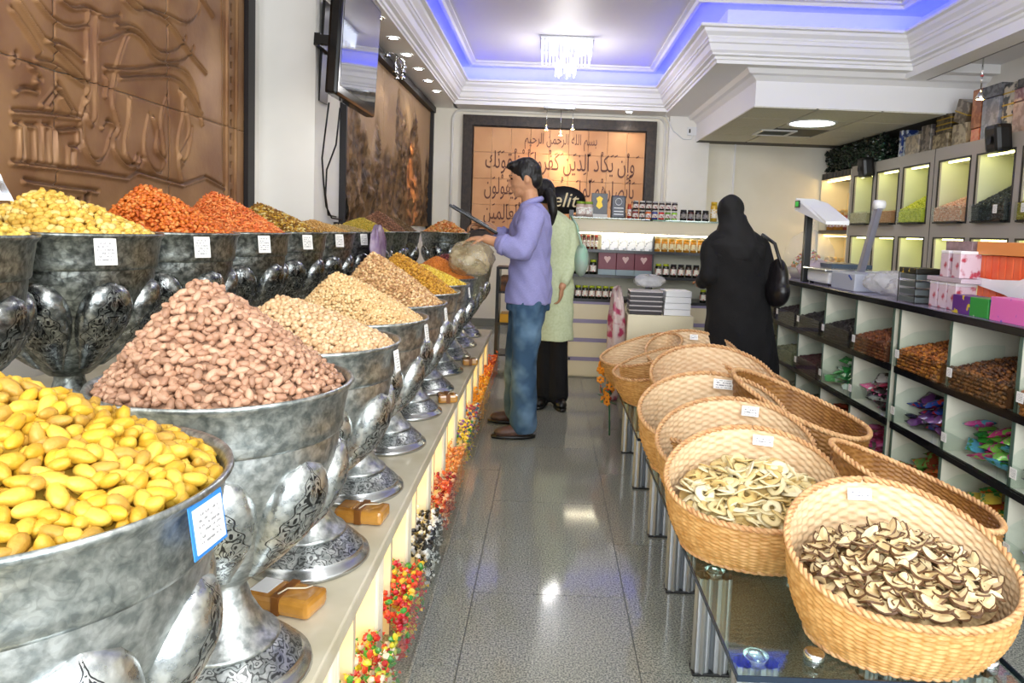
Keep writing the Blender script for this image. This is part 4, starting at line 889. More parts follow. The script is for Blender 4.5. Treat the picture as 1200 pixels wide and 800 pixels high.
cells = [  # y centre, row z, colours, description, piece, kind
 (2.49, .66, ['#8f5420', '#a96a2c', '#6a3a16'], 'amber dried fruit', 0), (2.97, .66, BR, 'brown dried figs', 0), (3.45, .66, ['#7a3f18', '#a3591f', '#5a2c12', '#c07a2c'], 'red-brown dried apricots', 0),
 (3.975, .66, ['#6a3418', '#4a2412', '#8f5628', '#7a4020'], 'brown dates', 0), (4.445, .66, DK, 'black prunes', 0), (4.915, .66, DK, 'black dried plums', 0), (5.385, .66, ['#241a1c', '#3a2a2c', '#151012'], 'dark barberries', 0), (5.855, .66, ['#3a3030', '#241a1a', '#504040'], 'dark dried cherries', 0),
 (2.49, .36, ['#1c1c20', '#e4e4e6', '#30303a', '#8a8a90'], 'black and white packets', 1), (2.97, .36, ['#3f9a3a', '#c93a7a', '#7ac04a', '#d04a9a', '#58a8c9', '#2c7a34'], 'green and pink packets', 1), (3.45, .36, ['#4a2a5a', '#2c4fa8', '#b8322c', '#6a3a78', '#2c2c3a'], 'purple, blue and red packets', 1),
 (3.975, .36, ['#1f1a1c', '#d86a98', '#e8e8e6', '#35302f', '#b03a5a'], 'pink, white and black packets', 1), (4.445, .36, ['#2f8f45', '#58b060', '#d8e8d8', '#1f6a34'], 'green and clear packets', 1), (4.915, .36, ['#3a1a1c', '#55252a', '#241214'], 'maroon barberries', 0), (5.385, .36, ['#6f7258', '#8a8c6c', '#55583f'], 'olive green seeds', 0), (5.855, .36, ['#5a5a48', '#7a7a60', '#40402f'], 'dull green seeds', 0),
 (2.49, .06, ['#e0dcec', '#b8b0cc', '#f2f2f4', '#8f86a8'], 'white packets', 1), (2.97, .06, ['#d83a6a', '#d8c04a', '#3f9a4a', '#e87a3a'], 'pink and yellow packets', 1), (3.45, .06, ['#3f8a3a', '#8a3a24', '#6aa04a', '#b8602c'], 'green and brown packets', 1),
 (3.975, .06, ['#c04a80', '#a83a60', '#d87aa8'], 'pink packets', 1), (4.445, .06, ['#7a4a30', '#8f6040', '#b0503a'], 'brown packets', 1), (4.915, .06, ['#4a4a38', '#6a6a50'], 'grey green herbs', 0), (5.385, .06, ['#5f5f4a', '#8a8a70', '#a8a890'], 'pale grey green herbs', 0)]
BINF = MB(); 
bw = .425
arcs = [(0, 0)]+[(0, .10), (.04, .15), (.10, .185), (.18, .20), (.27, .20), (.27, 0)]
bm_ = MB().b2((0, -bw/2, 0), (.004, bw/2, .105))
for s in (-1, 1):
    V = [(x, s*bw/2-.002, z) for x, z in arcs]+[(x, s*bw/2+.002, z) for x, z in arcs]; n = len(arcs); bm_.add(V, [tuple(range(n)), tuple(range(2*n-1, n-1, -1))]+[(i, (i+1) % n, n+(i+1) % n, n+i) for i in range(n)])
binm = bm_.me('bin_shell'); binm.materials.append(CLEAR); TAGM = card_mesh(.040, .042); TAGM.materials.append(CARDM)
BINS = thing; rwords = {.66: 'top', .36: 'middle', .06: 'bottom'}
bin0 = None
for (yc, z, cols, desc, kind) in cells:
    b = thing('acrylic_bin', 'clear bin of %s on the %s shelf of the counter' % (desc, rwords[z]), 'bin', (1.835, yc, z+.003), 0, 'clear bins in the counter'); link('bin_shell', binm, None, b)
    o = link('price_tag', TAGM, None, b, (-.003, bw/2-.045, .075), (0, 0, -PI/2))
    if kind == 0:
        me, bed = jitter_fill('dried_goods', cols, bw-.02, .26, .085, .175 if z > .6 else .14, .019, [.012, .010, .008]); m = nutmat('bin_'+desc.replace(' ', '_'), cols, .5)
        o = link('dried_goods', me, m, None, (1.843, yc, z+.004), None, 'stuff'); tag(o, 'heap of %s in the %s shelf bin' % (desc, rwords[z]), 'dried fruit'); bed.build('dried_goods_bed', m, o)
    else:
        rr = random.Random(int(yc*100+z*10)); ms = []
        for q, c in enumerate(cols):
            p_ = PIL.copy(); p_.materials.append(mat('foil_%s' % c.strip('#'), c, .25, .15, col2=cols[(q+1) % len(cols)], scale=26, lo=.52, hi=.56, spec=.8)); ms.append(p_)
        for k in range(22):
            L_ = k // 6; o = link('snack_packet', ms[rr.randrange(len(ms))], None); o.location = (1.905+rr.uniform(0, .12)+.02*L_, yc+(-.13+.13*(k % 3)+rr.uniform(-.025, .025)), z+.04+.036*L_+rr.uniform(0, .015)); o.rotation_euler = (rr.uniform(-.4, .4), rr.uniform(-.45, .3), rr.uniform(-1.2, 1.2))
            tag(o, 'foil snack packet among the %s in its bin' % desc, 'packet', '%s in the %s shelf bin' % (desc, rwords[z]))
# ------------------------------------------------------------------ wall cabinets with lit cells
TAUPE = mat('taupe_laminate', '#a9a198', .42); CELLW = mat('pale_green_lining', '#e2e4c0', .5); STRIP = mat('cell_lamp', (1, .97, .68), emit=7)
rows_ = [(1.52, 2.07), (.85, 1.37), (.25, .72)]; cw = .47; offs = [.09, .665, 1.24]
def cabinet(label, y0, wd=1.8):
    t = thing('lit_cabinet', label, 'cabinet', (3.55, y0, 0)); D = .38
    f = MB().b2((0, 0, 0), (.02, .09, 2.2)).b2((0, wd-.09, 0), (.02, wd, 2.2)).b2((0, .09, 2.07), (.02, wd-.09, 2.2)).b2((0, .09, 1.37), (.02, wd-.09, 1.52)).b2((0, .09, .72), (.02, wd-.09, .85)).b2((0, .09, 0), (.02, wd-.09, .25))
    for y in (.56, 1.135):
        for a, b in rows_: f.b2((0, y, a), (.02, y+.105, b))
    f.build('front_frame', TAUPE, t); MB().b2((.02, 0, 0), (D, .012, 2.2)).b2((.02, wd-.012, 0), (D, wd, 2.2)).b2((.02, .012, 2.18), (D, wd-.012, 2.2)).b2((D-.015, .012, 0), (D, wd-.012, 2.18)).build('carcass', TAUPE, t)
    MB().b2((-.002, -.004, 0), (.0, .004, 2.2)).build('joint_strip', BLACK, t)
    for a, b in rows_:
        for y in offs:
            c = MB()
            for q in (((-.006, y-.014, a-.014), (.004, y+cw+.014, a)), ((-.006, y-.014, b), (.004, y+cw+.014, b+.014)), ((-.006, y-.014, a), (.004, y, b)), ((-.006, y+cw, a), (.004, y+cw+.014, b))): c.b2(*q)
            o = c.build('cell_frame', mat('cell_frame_black', '#2c2a28', .4), t)
            MB().b2((.02, y-.004, a-.004), (D-.03, y, b+.004)).b2((.02, y+cw, a-.004), (D-.03, y+cw+.004, b+.004)).b2((.02, y, a-.004), (D-.03, y+cw, a)).b2((.02, y, b), (D-.03, y+cw, b+.004)).b2((D-.034, y, a), (D-.03, y+cw, b)).build('cell_lining', CELLW, o)
            MB().b2((.05, y+.05, b-.012), (.07, y+cw-.05, b-.002)).build('cell_lamp', STRIP, o)
    return t
cabinet('taupe wall cabinet of lit cells, the farther one with the bright yellow-green heap', 6.59); cabinet('taupe wall cabinet of lit cells with the pinkish and dark grey heaps', 4.79); cabinet('taupe wall cabinet of lit cells at the near end of the right wall', 2.99)
ub = (np.array([(-1, -1, -.2), (1, -1, -.2), (1, 1, .2), (-1, 1, .2)], float)*1.0, np.array([(0, 1, 2), (0, 2, 3)]))
hc = [(6.59+1.24+.235, ['#cfc39a', '#b8a878', '#e0d8b8'], 'cream powder', .02, .03), (6.59+.665+.235, ['#c98f5a', '#b87a44', '#dcab7a'], 'tan grains', .05, .07), (6.59+.09+.235, ['#c9cf2c', '#dfe048', '#a3b01f', '#e6e66a'], 'bright yellow-green petals', .1, .30),
      (4.79+1.24+.235, ['#e0a482', '#f0c0a0', '#c98a66', '#e8d0b8'], 'pinkish shavings', .10, .24), (4.79+.665+.235, ['#2c302f', '#3f4644', '#1c201f', '#5a6260'], 'dark grey dried limes', .11, .30), (4.79+.09+.235, ['#8a8430', '#a39a3f', '#6a6420', '#b8ae58'], 'olive herbs', .10, .28), (2.99+1.24+.235, ['#8a6a30', '#a3803f'], 'brown spice', .1, .2)]
tr = MB().b2((-.05, -.225, 0), (-.045, .225, .135)).b2((-.05, -.227, 0), (.2, -.222, .135)).b2((-.05, .222, 0), (.2, .227, .135)).b2((-.05, -.225, -.004), (.2, .225, 0)).me('tray_shell'); tr.materials.append(CLEAR)
for i, (y, cols, desc, h0, h1) in enumerate(hc):
    b = thing('acrylic_tray', 'clear tray of %s in an upper lit cabinet cell' % desc, 'tray', (3.555, y, 1.524), 0, 'acrylic trays in the lit cells'); link('tray_shell', tr, None, b)
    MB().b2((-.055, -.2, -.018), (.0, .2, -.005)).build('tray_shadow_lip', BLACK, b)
    if i >= 4: link('price_tag', CARD, None, b, (-.052, .12 if i == 5 else -.12, .09), (0, 0, -PI/2))
    me, bed = jitter_fill('spice', cols, .44, .32, max(h0, .11), max(h1*1.15, .14), .017, [.011, .009, .006]); m = nutmat('cell_'+desc.replace(' ', '_'), cols, .6); o = link('spice_heap', me, m, None, (3.512, y, 1.526), None, 'stuff'); tag(o, 'heap of %s in a lit cabinet cell' % desc, 'spice'); bed.build('spice_bed', m, o)
# lit display shelf at the far end
t = thing('display_shelf', 'brightly lit glass-fronted display shelf between the wall cabinets and the back wall', 'shelf', (3.55, 8.41, 0))
MB().b2((.0, 0, 0), (.38, .015, 2.18)).b2((0, .9, 0), (.38, .915, 2.18)).b2((.36, .015, 0), (.38, .9, 2.18)).build('carcass', BOARD, t)
for z in (.8, 1.40, 2.10): MB().b2((.0, .015, z), (.36, .9, z+(.05 if z < 2 else .08))).build('shelf', mat('dark_shelf', '#4a4038', .4), t)
for z in (1.38, 2.085): MB().b2((.06, .06, z-.01), (.09, .86, z)).build('lamp_strip', mat('warm_tube', (1, .85, .55), emit=16), t)
for z in (.85, 1.45): MB().b2((.35, .03, z), (.359, .89, z+.5)).build('lit_back', mat('warm_back', '#f2dfae', .5), t)
for k in range(9): MB().b2((-.004, .03+.1*k, 2.11), (.0, .075+.1*k, 2.17)).build('dentil', BLACK, t)
def jarmesh(nm, r, h, lid, mb_, ml, ms=None):
    a = MB().lathe([(0, 0), (r, 0), (r, h*.78), (r*.8, h*.86), (r*.8, h*.88), (0, h*.88)], 14); a.lathe([(0, h), (r*.9, h), (r*.9, h*.86), (r*.8, h*.86)], 14, mi=1)
    if ms: a.lathe([(r*1.02, h*.2), (r*1.02, h*.62)], 14, mi=2)
    me = a.me(nm)
    for q in (mb_, ml)+((ms,) if ms else ()): me.materials.append(q)
    return me
def jar(nm, x, y, z, r, h, body, lid, label, group, lab='#e8e4da', rz=0):
    key = (nm, r, h, body, lid, lab)
    if key not in JARS:
        t = thing(nm, label, 'jar', (x, y, z), 0, group); MB().lathe([(0, 0), (r, 0), (r, h*.78), (r*.82, h*.86), (0, h*.87)], 14).build('glass_body', mat('jar_'+body, body, .12, spec=.8), t)
        MB().lathe([(0, h), (r*.9, h), (r*.92, h*.98), (r*.92, h*.84), (0, h*.84)], 14).build('lid', mat('lid_'+lid, lid, .35), t)
        if lab: MB().lathe([(r*1.015, h*.18), (r*1.015, h*.62)], 14).build('paper_label', mat('jlab_'+lab, lab, .6, col2=body, scale=60, lo=.5, hi=.6), t)
        JARS[key] = t; return t
    return dup(JARS[key], (x, y, z), 0, label, group)
JARS = {}
OW = ['first', 'second', 'third', 'fourth', 'fifth', 'sixth', 'seventh', 'eighth', 'ninth']
for (z, n, cl) in ((1.45, 8, '#c98a3a'), (1.45, 8, '#d8b060'), (.85, 8, '#c9a050')):
    for k in range(n): jar('spice_jar', 3.66+(.12 if cl == '#d8b060' else 0), 8.49+.105*k, z+(.0), .04, .26 if k % 2 else .22, cl if k > 2 or z < 1 else '#b05a4a', '#e0c890', 'tall amber jar in the brightly lit display shelf', 'amber jars in the lit display shelf')
# goods on top of the cabinets
FOL = mat('dark_green_packs', '#16221a', .35, island=['#16241a', '#1f3022', '#0e1611', '#2a4430', '#101a14'], spec=.6)
n = 900; P = np.stack([rng.uniform(3.58, 3.85, n), rng.uniform(7.72, 9.28, n), 2.22+rng.uniform(0, 1, n)*(.26)], 1); P[:450, 0] = 3.58+rng.uniform(0, .03, 450)
o = link('dark_green_packs', scatter_mesh('packs', WRAP, P, rand_rot(n, .1), np.tile([.032, .026, .020], (n, 1)), False), FOL, None, None, None, 'stuff'); tag(o, 'mass of small dark green foil packs piled on top of the far wall cabinet', 'packets')
gold = mat('gold_band', '#b8983a', .3, .6); CLO = mat('clear_pack', '#8a8278', .2, col2='#c9b8a0', scale=22, spec=.8)
def gift(y, z, d, c, c2, label, tilt=0, rz=0, x=3.72, bands=0, name='gift_box', cat='box'):
    t = thing(name, label, cat, (x, y, z), rz); t.rotation_euler = (tilt, 0, rz)
    MB().box((0, 0, d[2]/2), d, bev=.006).build('carton', mat('carton_'+c.strip('#')+c2.strip('#'), c, .3, col2=c2, scale=18, lo=.45, hi=.55, spec=.7), t)
    for k in range(bands): MB().box((0, 0, d[2]*(k+.7)/(bands+.5)), (d[0]+.006, d[1]+.006, .012)).build('gold_band', gold, t)
    return t
gift(7.50, 2.2, (.12, .06, .30), '#d8dce0', '#2c4a9a', 'tall white and blue can on the cabinet top beside the dark green packs'); gift(7.40, 2.2, (.12, .06, .29), '#c0ccd8', '#20387a', 'second white and blue can on the cabinet top')
gift(7.16, 2.2, (.22, .26, .20), '#8a8076', '#b8a890', 'greyish wrapped hamper on the cabinet top right of the blue cans'); gift(6.92, 2.2, (.2, .18, .27), '#4a4440', '#8a8076', 'dark clear-topped hamper on the cabinet top')
gift(6.66, 2.2, (.2, .26, .15), '#a89878', '#6a5a40', 'low tan hamper on the cabinet top'); gift(6.62, 2.35, (.2, .24, .17), '#6a5a3a', '#2a2218', 'brown and gold banded box stacked on the low tan hamper', bands=3)
gift(6.36, 2.2, (.2, .22, .20), '#7a6a50', '#b0a080', 'brown basket pack on the cabinet top'); gift(6.38, 2.405, (.2, .20, .20), '#8f8270', '#5a4c3a', 'tilted wrapped pack with a gold band on top of the brown basket pack', .35, bands=1)
gift(6.12, 2.2, (.2, .12, .12), '#d86a38', '#e08a58', 'small bright orange box at the front of the cabinet top'); gift(6.14, 2.33, (.18, .14, .33), '#c07a4a', '#a05a34', 'tall copper orange box behind the small orange one')
gift(5.90, 2.2, (.24, .22, .34), '#6f7078', '#8f9098', 'tall grey gift box on the cabinet top'); gift(5.90, 2.545, (.24, .26, .10), '#3a3a3e', '#6a6a70', 'dark grey flat box on the tall grey gift box')
gift(5.70, 2.2, (.2, .14, .42), '#2a2a2c', '#b8b0a0', 'black stack with pale labels beside the tall grey gift box', bands=4)
gift(5.42, 2.2, (.26, .34, .24), '#9a7a6a', '#b89a88', 'wide pinkish brown hamper on the cabinet top'); gift(5.42, 2.445, (.26, .34, .10), '#7a4a50', '#a88880', 'flat maroon pack on the wide pinkish brown hamper'); gift(5.38, 2.55, (.24, .40, .07), '#2c2a2c', '#55504c', 'flat black pack topping the near pile on the cabinets')
gift(5.05, 2.2, (.26, .3, .42), '#26262a', '#3a3a40', 'tall black box on the cabinet top at the right edge')
# wall speakers on the cabinet fronts
for (y, z, lb) in ((7.85, 2.03, 'small black loudspeaker on the far wall cabinet'), (5.55, 2.05, 'small black loudspeaker on the near wall cabinet')):
    t = thing('loudspeaker', lb, 'speaker', (3.49, y, z)); MB().box((-.02, 0, .11), (.13, .17, .22), ry=-.12, bev=.035).build('housing', BLACK, t); MB().lathe([(0, .0), (.035, .006)], 14).build('cone', mat('speaker_cone', '#2c2c2e', .6), t, (-.092, 0, .09), (0, -PI/2, 0))
# hanging spots over the cabinets
for (y, lb, l) in ((5.8, 'small hanging halogen lamp with red beads before the white beam', .36), (5.13, 'second hanging halogen lamp nearer the right edge', .30)):
    t = thing('pendant_spot', lb, 'spotlight', (3.45, y, 2.925)); MB().tube([(0, 0, 0), (0, 0, -l)], .006, 6).build('cord', CHROME, t)
    for k in range(3): MB().ell((0, 0, -l*.55-.035*k), (.014, .014, .010), 8, 5).build('bead', mat('red_bead' if k % 2 else 'white_bead', '#b84a4a' if k % 2 else '#e8e4e0', .3), t)
    MB().lathe([(.01, 0), (.04, -.06), (.037, -.062)], 14, (0, 0, -l)).build('lamp_shade', CHROME, t); MB().ell((0, 0, -l-.045), (.028, .028, .014), 10, 6).build('lamp', MATS['halogen'], t)
tag(MB().b2((3.40, 4.2, 2.915), (3.425, 6.3, 2.93)).build('lamp_rail', CHROME), 'thin metal lamp rail above the wall cabinets', 'rail')
# ------------------------------------------------------------------ goods on the worktop
WT = 1.0025
t = thing('shop_scale', 'white shop scale with a tall black pole and green display, beside the woman', 'scale', (2.08, 4.98, WT))
MB().b2((-.17, -.2, .012), (.17, .2, .10), bev=.02).build('base', WPLAS, t); MB().b2((-.20, -.22, .10), (.2, .22, .115), bev=.005).build('pan', CHROME, t); MB().b2((-.20, .2, 0), (-.15, .245, .50), bev=.004).build('pole', BLACK, t)
for a in ((-.14, -.17), (.14, -.17), (-.14, .17), (.14, .17)): MB().lathe([(0, 0), (.015, 0), (.015, .014)], 10, (a[0], a[1], 0)).build('foot', BLACK, t)
h = MB().add([(-.24, .34, .53), (-.24, .34, .62), (-.10, .34, .53), (-.10, .34, .62), (-.22, -.22, .42), (-.22, -.22, .44), (-.06, -.22, .42), (-.06, -.22, .45), (-.22, .12, .56), (-.08, .12, .58)], [(0, 1, 3, 2), (0, 2, 6, 4), (1, 8, 9, 3), (8, 5, 7, 9), (4, 6, 7, 5), (0, 4, 5, 8, 1), (2, 3, 9, 7, 6)]); h.build('display_head', WPLAS, t)
MB().b2((-.235, .341, .54), (-.12, .347, .605)).b2((-.246, .24, .55), (-.2405, .33, .60)).build('display_bezel', BLACK, t); MB().b2((-.248, .255, .557), (-.246, .315, .592)).build('display', mat('green_lcd', (.15, .55, .2), emit=.7), t)
MB().box((-.17, -.24, .002), (.004, .004, .004)).build('screw', CHROME, t)
t = thing('till_box', 'pale grey till box with a blue mark on the worktop', 'till', (2.10, 4.52, WT)); MB().b2((-.20, -.18, 0), (.16, .18, .11), bev=.008).build('housing', mat('pale_grey_plastic', '#a9aebc', .4), t); MB().box((-.203, -.12, .085), (.004, .05, .01), rx=.5).build('blue_mark', mat('blue_print', '#2c4a9a', .5), t)
t = thing('phone_stand', 'silver arm leaning over the grey till box', 'stand', (2.06, 4.72, WT)); MB().b2((-.06, -.06, 0), (.06, .06, .02), bev=.004).build('base', BLACK, t); MB().box((.03, -.11, .29), (.04, .055, .56), rx=.42, bev=.012).build('arm', mat('silver_arm', '#8f8f9c', .35, .5), t); MB().lathe([(0, -.03), (.03, -.03), (.03, .03), (0, .03)], 16).build('hinge', WPLAS, t, (.03, -.225, .55), (0, PI/2, 0)); 
boxt('white_box', 'white box on the worktop behind the black scale pole', 'box', (2.1, 5.36, WT), (.26, .24, .11), WPLAS); boxt('blue_tray', 'dark blue tray lying over the white box and scale', 'tray', (2.22, 5.38, WT+.112), (.3, .5, .03), mat('blue_plastic', '#2c4258', .3))
PLB = mat('clear_film', '#d8d8dc', .12, alpha=.38, col2='#f4f4f6', scale=14, bump=1.0, bscale=30, spec=.9); DOMEF = mat('dome_film', '#e0e4e4', .08, alpha=.2, bump=.6, bscale=14, spec=1.0)
def bag(name, c, d, label, m=None, seed=0, n=20):
    rr = random.Random(seed); mb = MB(); V = []; F = []; k = 14
    for j in range(k+1):
        ph = -PI/2+PI*j/k
        for i in range(n):
            a = 2*PI*i/n; q = 1+.12*math.sin(5*a+3*ph+seed)+rr.uniform(-.05, .05); x = math.copysign(abs(math.cos(ph)*math.cos(a))**.7, math.cos(a)); y = math.copysign(abs(math.cos(ph)*math.sin(a))**.7, math.sin(a)); V.append((x*q*d[0]/2, y*q*d[1]/2, d[2]/2*(1+math.sin(ph)*(q if ph > 0 else 1))))
    for j in range(k):
        for i in range(n): F.append((j*n+i, j*n+(i+1) % n, (j+1)*n+(i+1) % n, (j+1)*n+i))
    o = mb.add(V, F, 0, True).build(name, m or PLB, None, c); return tag(o, label, 'bag')
bag('plastic_bag', (2.06, 4.16, WT), (.30, .28, .14), 'crumpled clear plastic bag of cups beside the grey till box', None, 1); bag('plastic_bag', (2.06, 3.88, WT), (.30, .26, .13), 'second crumpled clear bag left of the black cup stack', None, 2); bag('plastic_bag', (2.22, 4.0, WT), (.2, .5, .16), 'beige-tinted plastic bag lying behind the clear bags', mat('beige_film', '#d8c8b4', .3, col2='#efe6da', scale=12, bump=.8, bscale=20), 3)
t = thing('cup_rack', 'black rack of stacked tins with yellow print on the worktop edge', 'rack', (1.97, 3.70, WT)); 
for k in range(4): MB().b2((-.07, -.085, .005+.04*k), (.07, .085, .033+.04*k), bev=.003).build('tin', mat('grey_tin', '#6f787a', .3, .5), t)
MB().b2((-.075, -.09, .155), (.075, .09, .185), bev=.003).build('top_box', mat('black_yellow', '#16160f', .4, col2='#c9a81c', scale=30, lo=.62, hi=.64), t)
for a in ((-.075, -.09), (.071, -.09), (-.075, .086), (.071, .086)): MB().b2((a[0], a[1], 0), (a[0]+.004, a[1]+.004, .16)).build('upright', BLACK, t)
JUI = mat('juice_print', '#cdb8c4', .3, col2='#a83a4c', scale=22, lo=.50, hi=.62)
k = 0
for (y, zz, nm) in ((3.52, 0, 'lower left'), (3.44, 0, 'lower middle'), (3.36, 0, 'lower right'), (3.44, .155, 'upper left'), (3.34, .155, 'upper right')):
    t = thing('juice_carton', '%s juice carton of the wrapped pile on the worktop' % nm, 'carton', (1.99, y, WT+zz), 0, 'juice cartons on the worktop'); MB().b2((-.05, -.034, .0), (.05, .034, .115), bev=.004).build('carton', JUI, t); MB().b2((-.051, -.035, .115), (.051, .035, .130), bev=.004).build('top_flap', mat('carton_top', '#e8e4e8', .35), t)
boxt('snack_tray', 'clear flat pack between the two layers of juice cartons', 'tray', (2.0, 3.42, WT+.132), (.14, .30, .022), mat('pink_grey', '#b8a8b4', .3))
t = thing('red_pack', 'large orange-red ribbed pack in white film behind the juice cartons', 'pack', (2.12, 3.10, WT))
for k in range(9): MB().b2((-.08, -.22+.05*k, .06), (.12, -.174+.05*k, .27), bev=.006).build('rib', mat('orange_red', '#e0552c', .4, col2='#e87a50', scale=6), t)
MB().b2((-.07, -.22, .0), (.11, .23, .06)).build('tray_base', mat('orange_red', '#e0552c', .4), t)
MB().add([(-.095, .22, .13), (-.095, -.0, .10), (-.10, -.22, .04), (-.10, -.25, .22), (-.10, -.1, .17), (-.095, .1, .16), (-.095, .22, .165), ], [(0, 1, 2, 3, 4, 5, 6)]).add([(-.092, .22, .13), (-.092, -.0, .10), (-.097, -.22, .04), (-.097, -.25, .22), (-.097, -.1, .17), (-.092, .1, .16), (-.092, .22, .165)], [(6, 5, 4, 3, 2, 1, 0)]).build('film_wrap', mat('white_film', '#e9e4ec', .25, spec=.8), t)
boxt('orange_carton', 'long orange-brown carton lying on the red ribbed pack', 'box', (2.12, 3.10, WT+.272), (.2, .44, .06), mat('orange_brown', '#d8884a', .4)); boxt('patterned_carton', 'grey-pink patterned carton left of the orange-brown carton', 'box', (2.12, 3.47, WT+.272), (.2, .22, .06), mat('grey_pink', '#9a8084', .4, col2='#7a6468', scale=20))
boxt('purple_carton', 'purple and green fruit printed carton at the worktop edge', 'box', (1.93, 3.185, WT), (.09, .13, .085), mat('purple_print', '#5a2a7a', .35, col2='#c9b02c', scale=16, lo=.55, hi=.58)); boxt('green_carton', 'green printed carton beside the purple carton', 'box', (1.93, 3.05, WT), (.09, .13, .085), mat('green_print', '#2f8a3a', .35, col2='#e0e4d8', scale=14, lo=.6, hi=.64)); boxt('pink_carton', 'pink carton with blue print at the right edge of the photo', 'box', (1.93, 2.86, WT), (.09, .22, .10), mat('pink_print', '#d86ab0', .35, col2='#4a4ab0', scale=14, lo=.58, hi=.62))
# dome of sweets at the far end of the worktop
t = thing('sweet_dome', 'clear wrapped dome basket of mixed sweets beyond the woman', 'basket', (2.12, 5.72, WT)); MB().lathe([(.0, .0), (.13, 0), (.17, .08), (.165, .085), (.12, .01)], 24).build('bowl', mat('pale_bowl', '#c9c4b8', .4), t)
P, N = heap_pts(.15, .17, .028, (0, 0), 1.5, 2); me = scatter_mesh('sweets', WRAP, P+np.array([0, 0, .07]), rand_rot(len(P), .2), np.tile([.015, .012, .012], (len(P), 1)), False); o = link('sweets', me, mat('dome_sweets', '#c9442c', .3, island=['#c9442c', '#3f9a4a', '#e0b03a', '#e8e4dc', '#7a4a30', '#d87a3a']), t, kind='stuff')
MB().lathe([(.175, .07), (.20, .14), (.19, .24), (.14, .33), (.06, .38), (.02, .40), (.03, .46)], 24).build('film', DOMEF, t)
bag('plastic_bag', (2.06, 5.42, WT), (.24, .2, .15), 'clear bag with pink sweets at the foot of the scale pole', mat('pink_film', '#dcc8cc', .2, col2='#c94a78', scale=7, lo=.55, hi=.65, alpha=.8, bump=.8), 5)
# ------------------------------------------------------------------ shelf rack at the back
DRW = mat('cream_drawer', '#ddd3b4', .45); LIL = mat('lilac_rail', '#9088a6', .4); HEAD = mat('cream_header', '#d6cab0', .5); SHG = glass('shelf_glass', '#c8e0d6', .02, .9); BLP = mat('black_post', '#222226', .3)
t = thing('gondola_shelf', 'cream drawer and glass shelf rack full of jars at the back of the aisle', 'shelf', (.2, 6.25, 0)); W_ = 1.44
MB().b2((0, .02, 0), (W_, .42, .70)).build('carcass', DRW, t); MB().b2((0, .39, .70), (W_, .41, 1.30)).build('back_panel', mat('pale_back', '#e6e2cc', .5), t)
for x0 in (0.0, .98):
    for k in range(4):
        d = MB().b2((x0, -.0, .012+.172*k), (x0+.42, .02, .150+.172*k), bev=.003).build('drawer', DRW, t); MB().b2((x0, -.004, .150+.172*k), (x0+.42, .02, .172+.012+.172*k)).build('lilac_rail', LIL, t); MB().b2((x0, -.012, .155+.172*k), (x0+.02, -.004, .178+.172*k)).build('end_clip', BLP, t)
    MB().b2((x0+.42, -.006, 0), (x0+.46, .02, .70)).build('lilac_post', LIL, t)
for x in (.0, .72, W_-.012): MB().b2((x, .0, .70), (x+.012, .40, 1.30)).build('post', BLP, t)
for z in (.70, .92, 1.145): MB().b2((0, 0, z), (W_, .40, z+.012)).b2((0, -.006, z-.012), (W_, 0, z+.014)).build('shelf', BLP, t)
MB().b2((-.01, -.02, 1.31), (W_+.02, .40, 1.425)).build('header', HEAD, t); MB().b2((-.02, -.06, 1.432), (W_+.1, .42, 1.442)).build('glass_top', SHG, t); MB().b2((.02, .04, 1.296), (W_-.02, .07, 1.308)).build('lamp_strip', mat('shelf_tube', (1, .97, .85), emit=12), t)
G1 = 'green-lidded dark jars on the back rack'; G2 = 'amber jars on the back rack'; G3 = 'small printed tins on the rack top'
Y0 = 6.30
for k in range(6): jar('preserve_jar', .27+.062*k, Y0, .7135, .028, .115, '#2c2f24', '#a9b82c', '%s green-lidded jar from the left on the lowest rack shelf' % OW[k], G1+', lowest shelf')
for k in range(3): jar('preserve_jar', 1.40+.07*k, Y0, .7135, .028, .115, '#2c2f24', '#a9b82c', '%s of three green-lidded jars at the right end of the lowest rack shelf' % OW[k], G1+', lowest shelf right')
for k in range(3): jar('preserve_jar', .255+.07*k, Y0, .9335, .030, .13, '#1f231c', '#a9b82c', '%s green-lidded jar from the left beside the maroon boxes' % OW[k], G1+', middle shelf')
for k in range(8): jar('preserve_jar', .985+.068*k, Y0, .9335, .028, .115, '#33261f' if k > 1 else '#1f231c', '#a9b82c' if k < 2 else ('#2a2a2a' if k < 6 else '#b8362c'), '%s jar right of the maroon boxes, dark and %s' % (OW[k], 'green-lidded' if k < 2 else 'black-lidded' if k < 6 else 'red-lidded'), 'dark jars right of the maroon boxes')
for k in range(6): jar('sauce_bottle', .235+.036*k, Y0, 1.1585, .015, .125, '#6a3024', '#b84a3a' if k % 2 else '#5a3a2c', '%s slim red-brown bottle from the left on the upper rack shelf' % OW[k], 'red-brown bottles on the upper shelf')
for k in range(9): jar('honey_jar', .965+.065*k, Y0, 1.1585, .027, .115, '#c98a2c', '#c9962c', '%s amber honey jar from the left on the upper rack shelf' % OW[k], G2, '#e8dcb0')
dp = MB().add([(-.037, -.02, 0), (.037, -.02, 0), (.037, .02, 0), (-.037, .02, 0), (-.037, -.002, .14), (.037, -.002, .14), (.037, .002, .14), (-.037, .002, .14)], [(0, 3, 2, 1), (4, 5, 6, 7), (0, 1, 5, 4), (1, 2, 6, 5), (2, 3, 7, 6), (3, 0, 4, 7)]).me('pouch'); dp.materials.append(mat('white_pouch', '#e8e8ea', .3, col2='#8a8f96', scale=30, lo=.56, hi=.62, spec=.7))
for k in range(6): tag(link('pouch', dp, None, None, (.50+.078*k, Y0+.01, 1.158)), '%s white foil pouch from the left on the upper rack shelf' % OW[k], 'pouch', 'white pouches on the upper shelf')
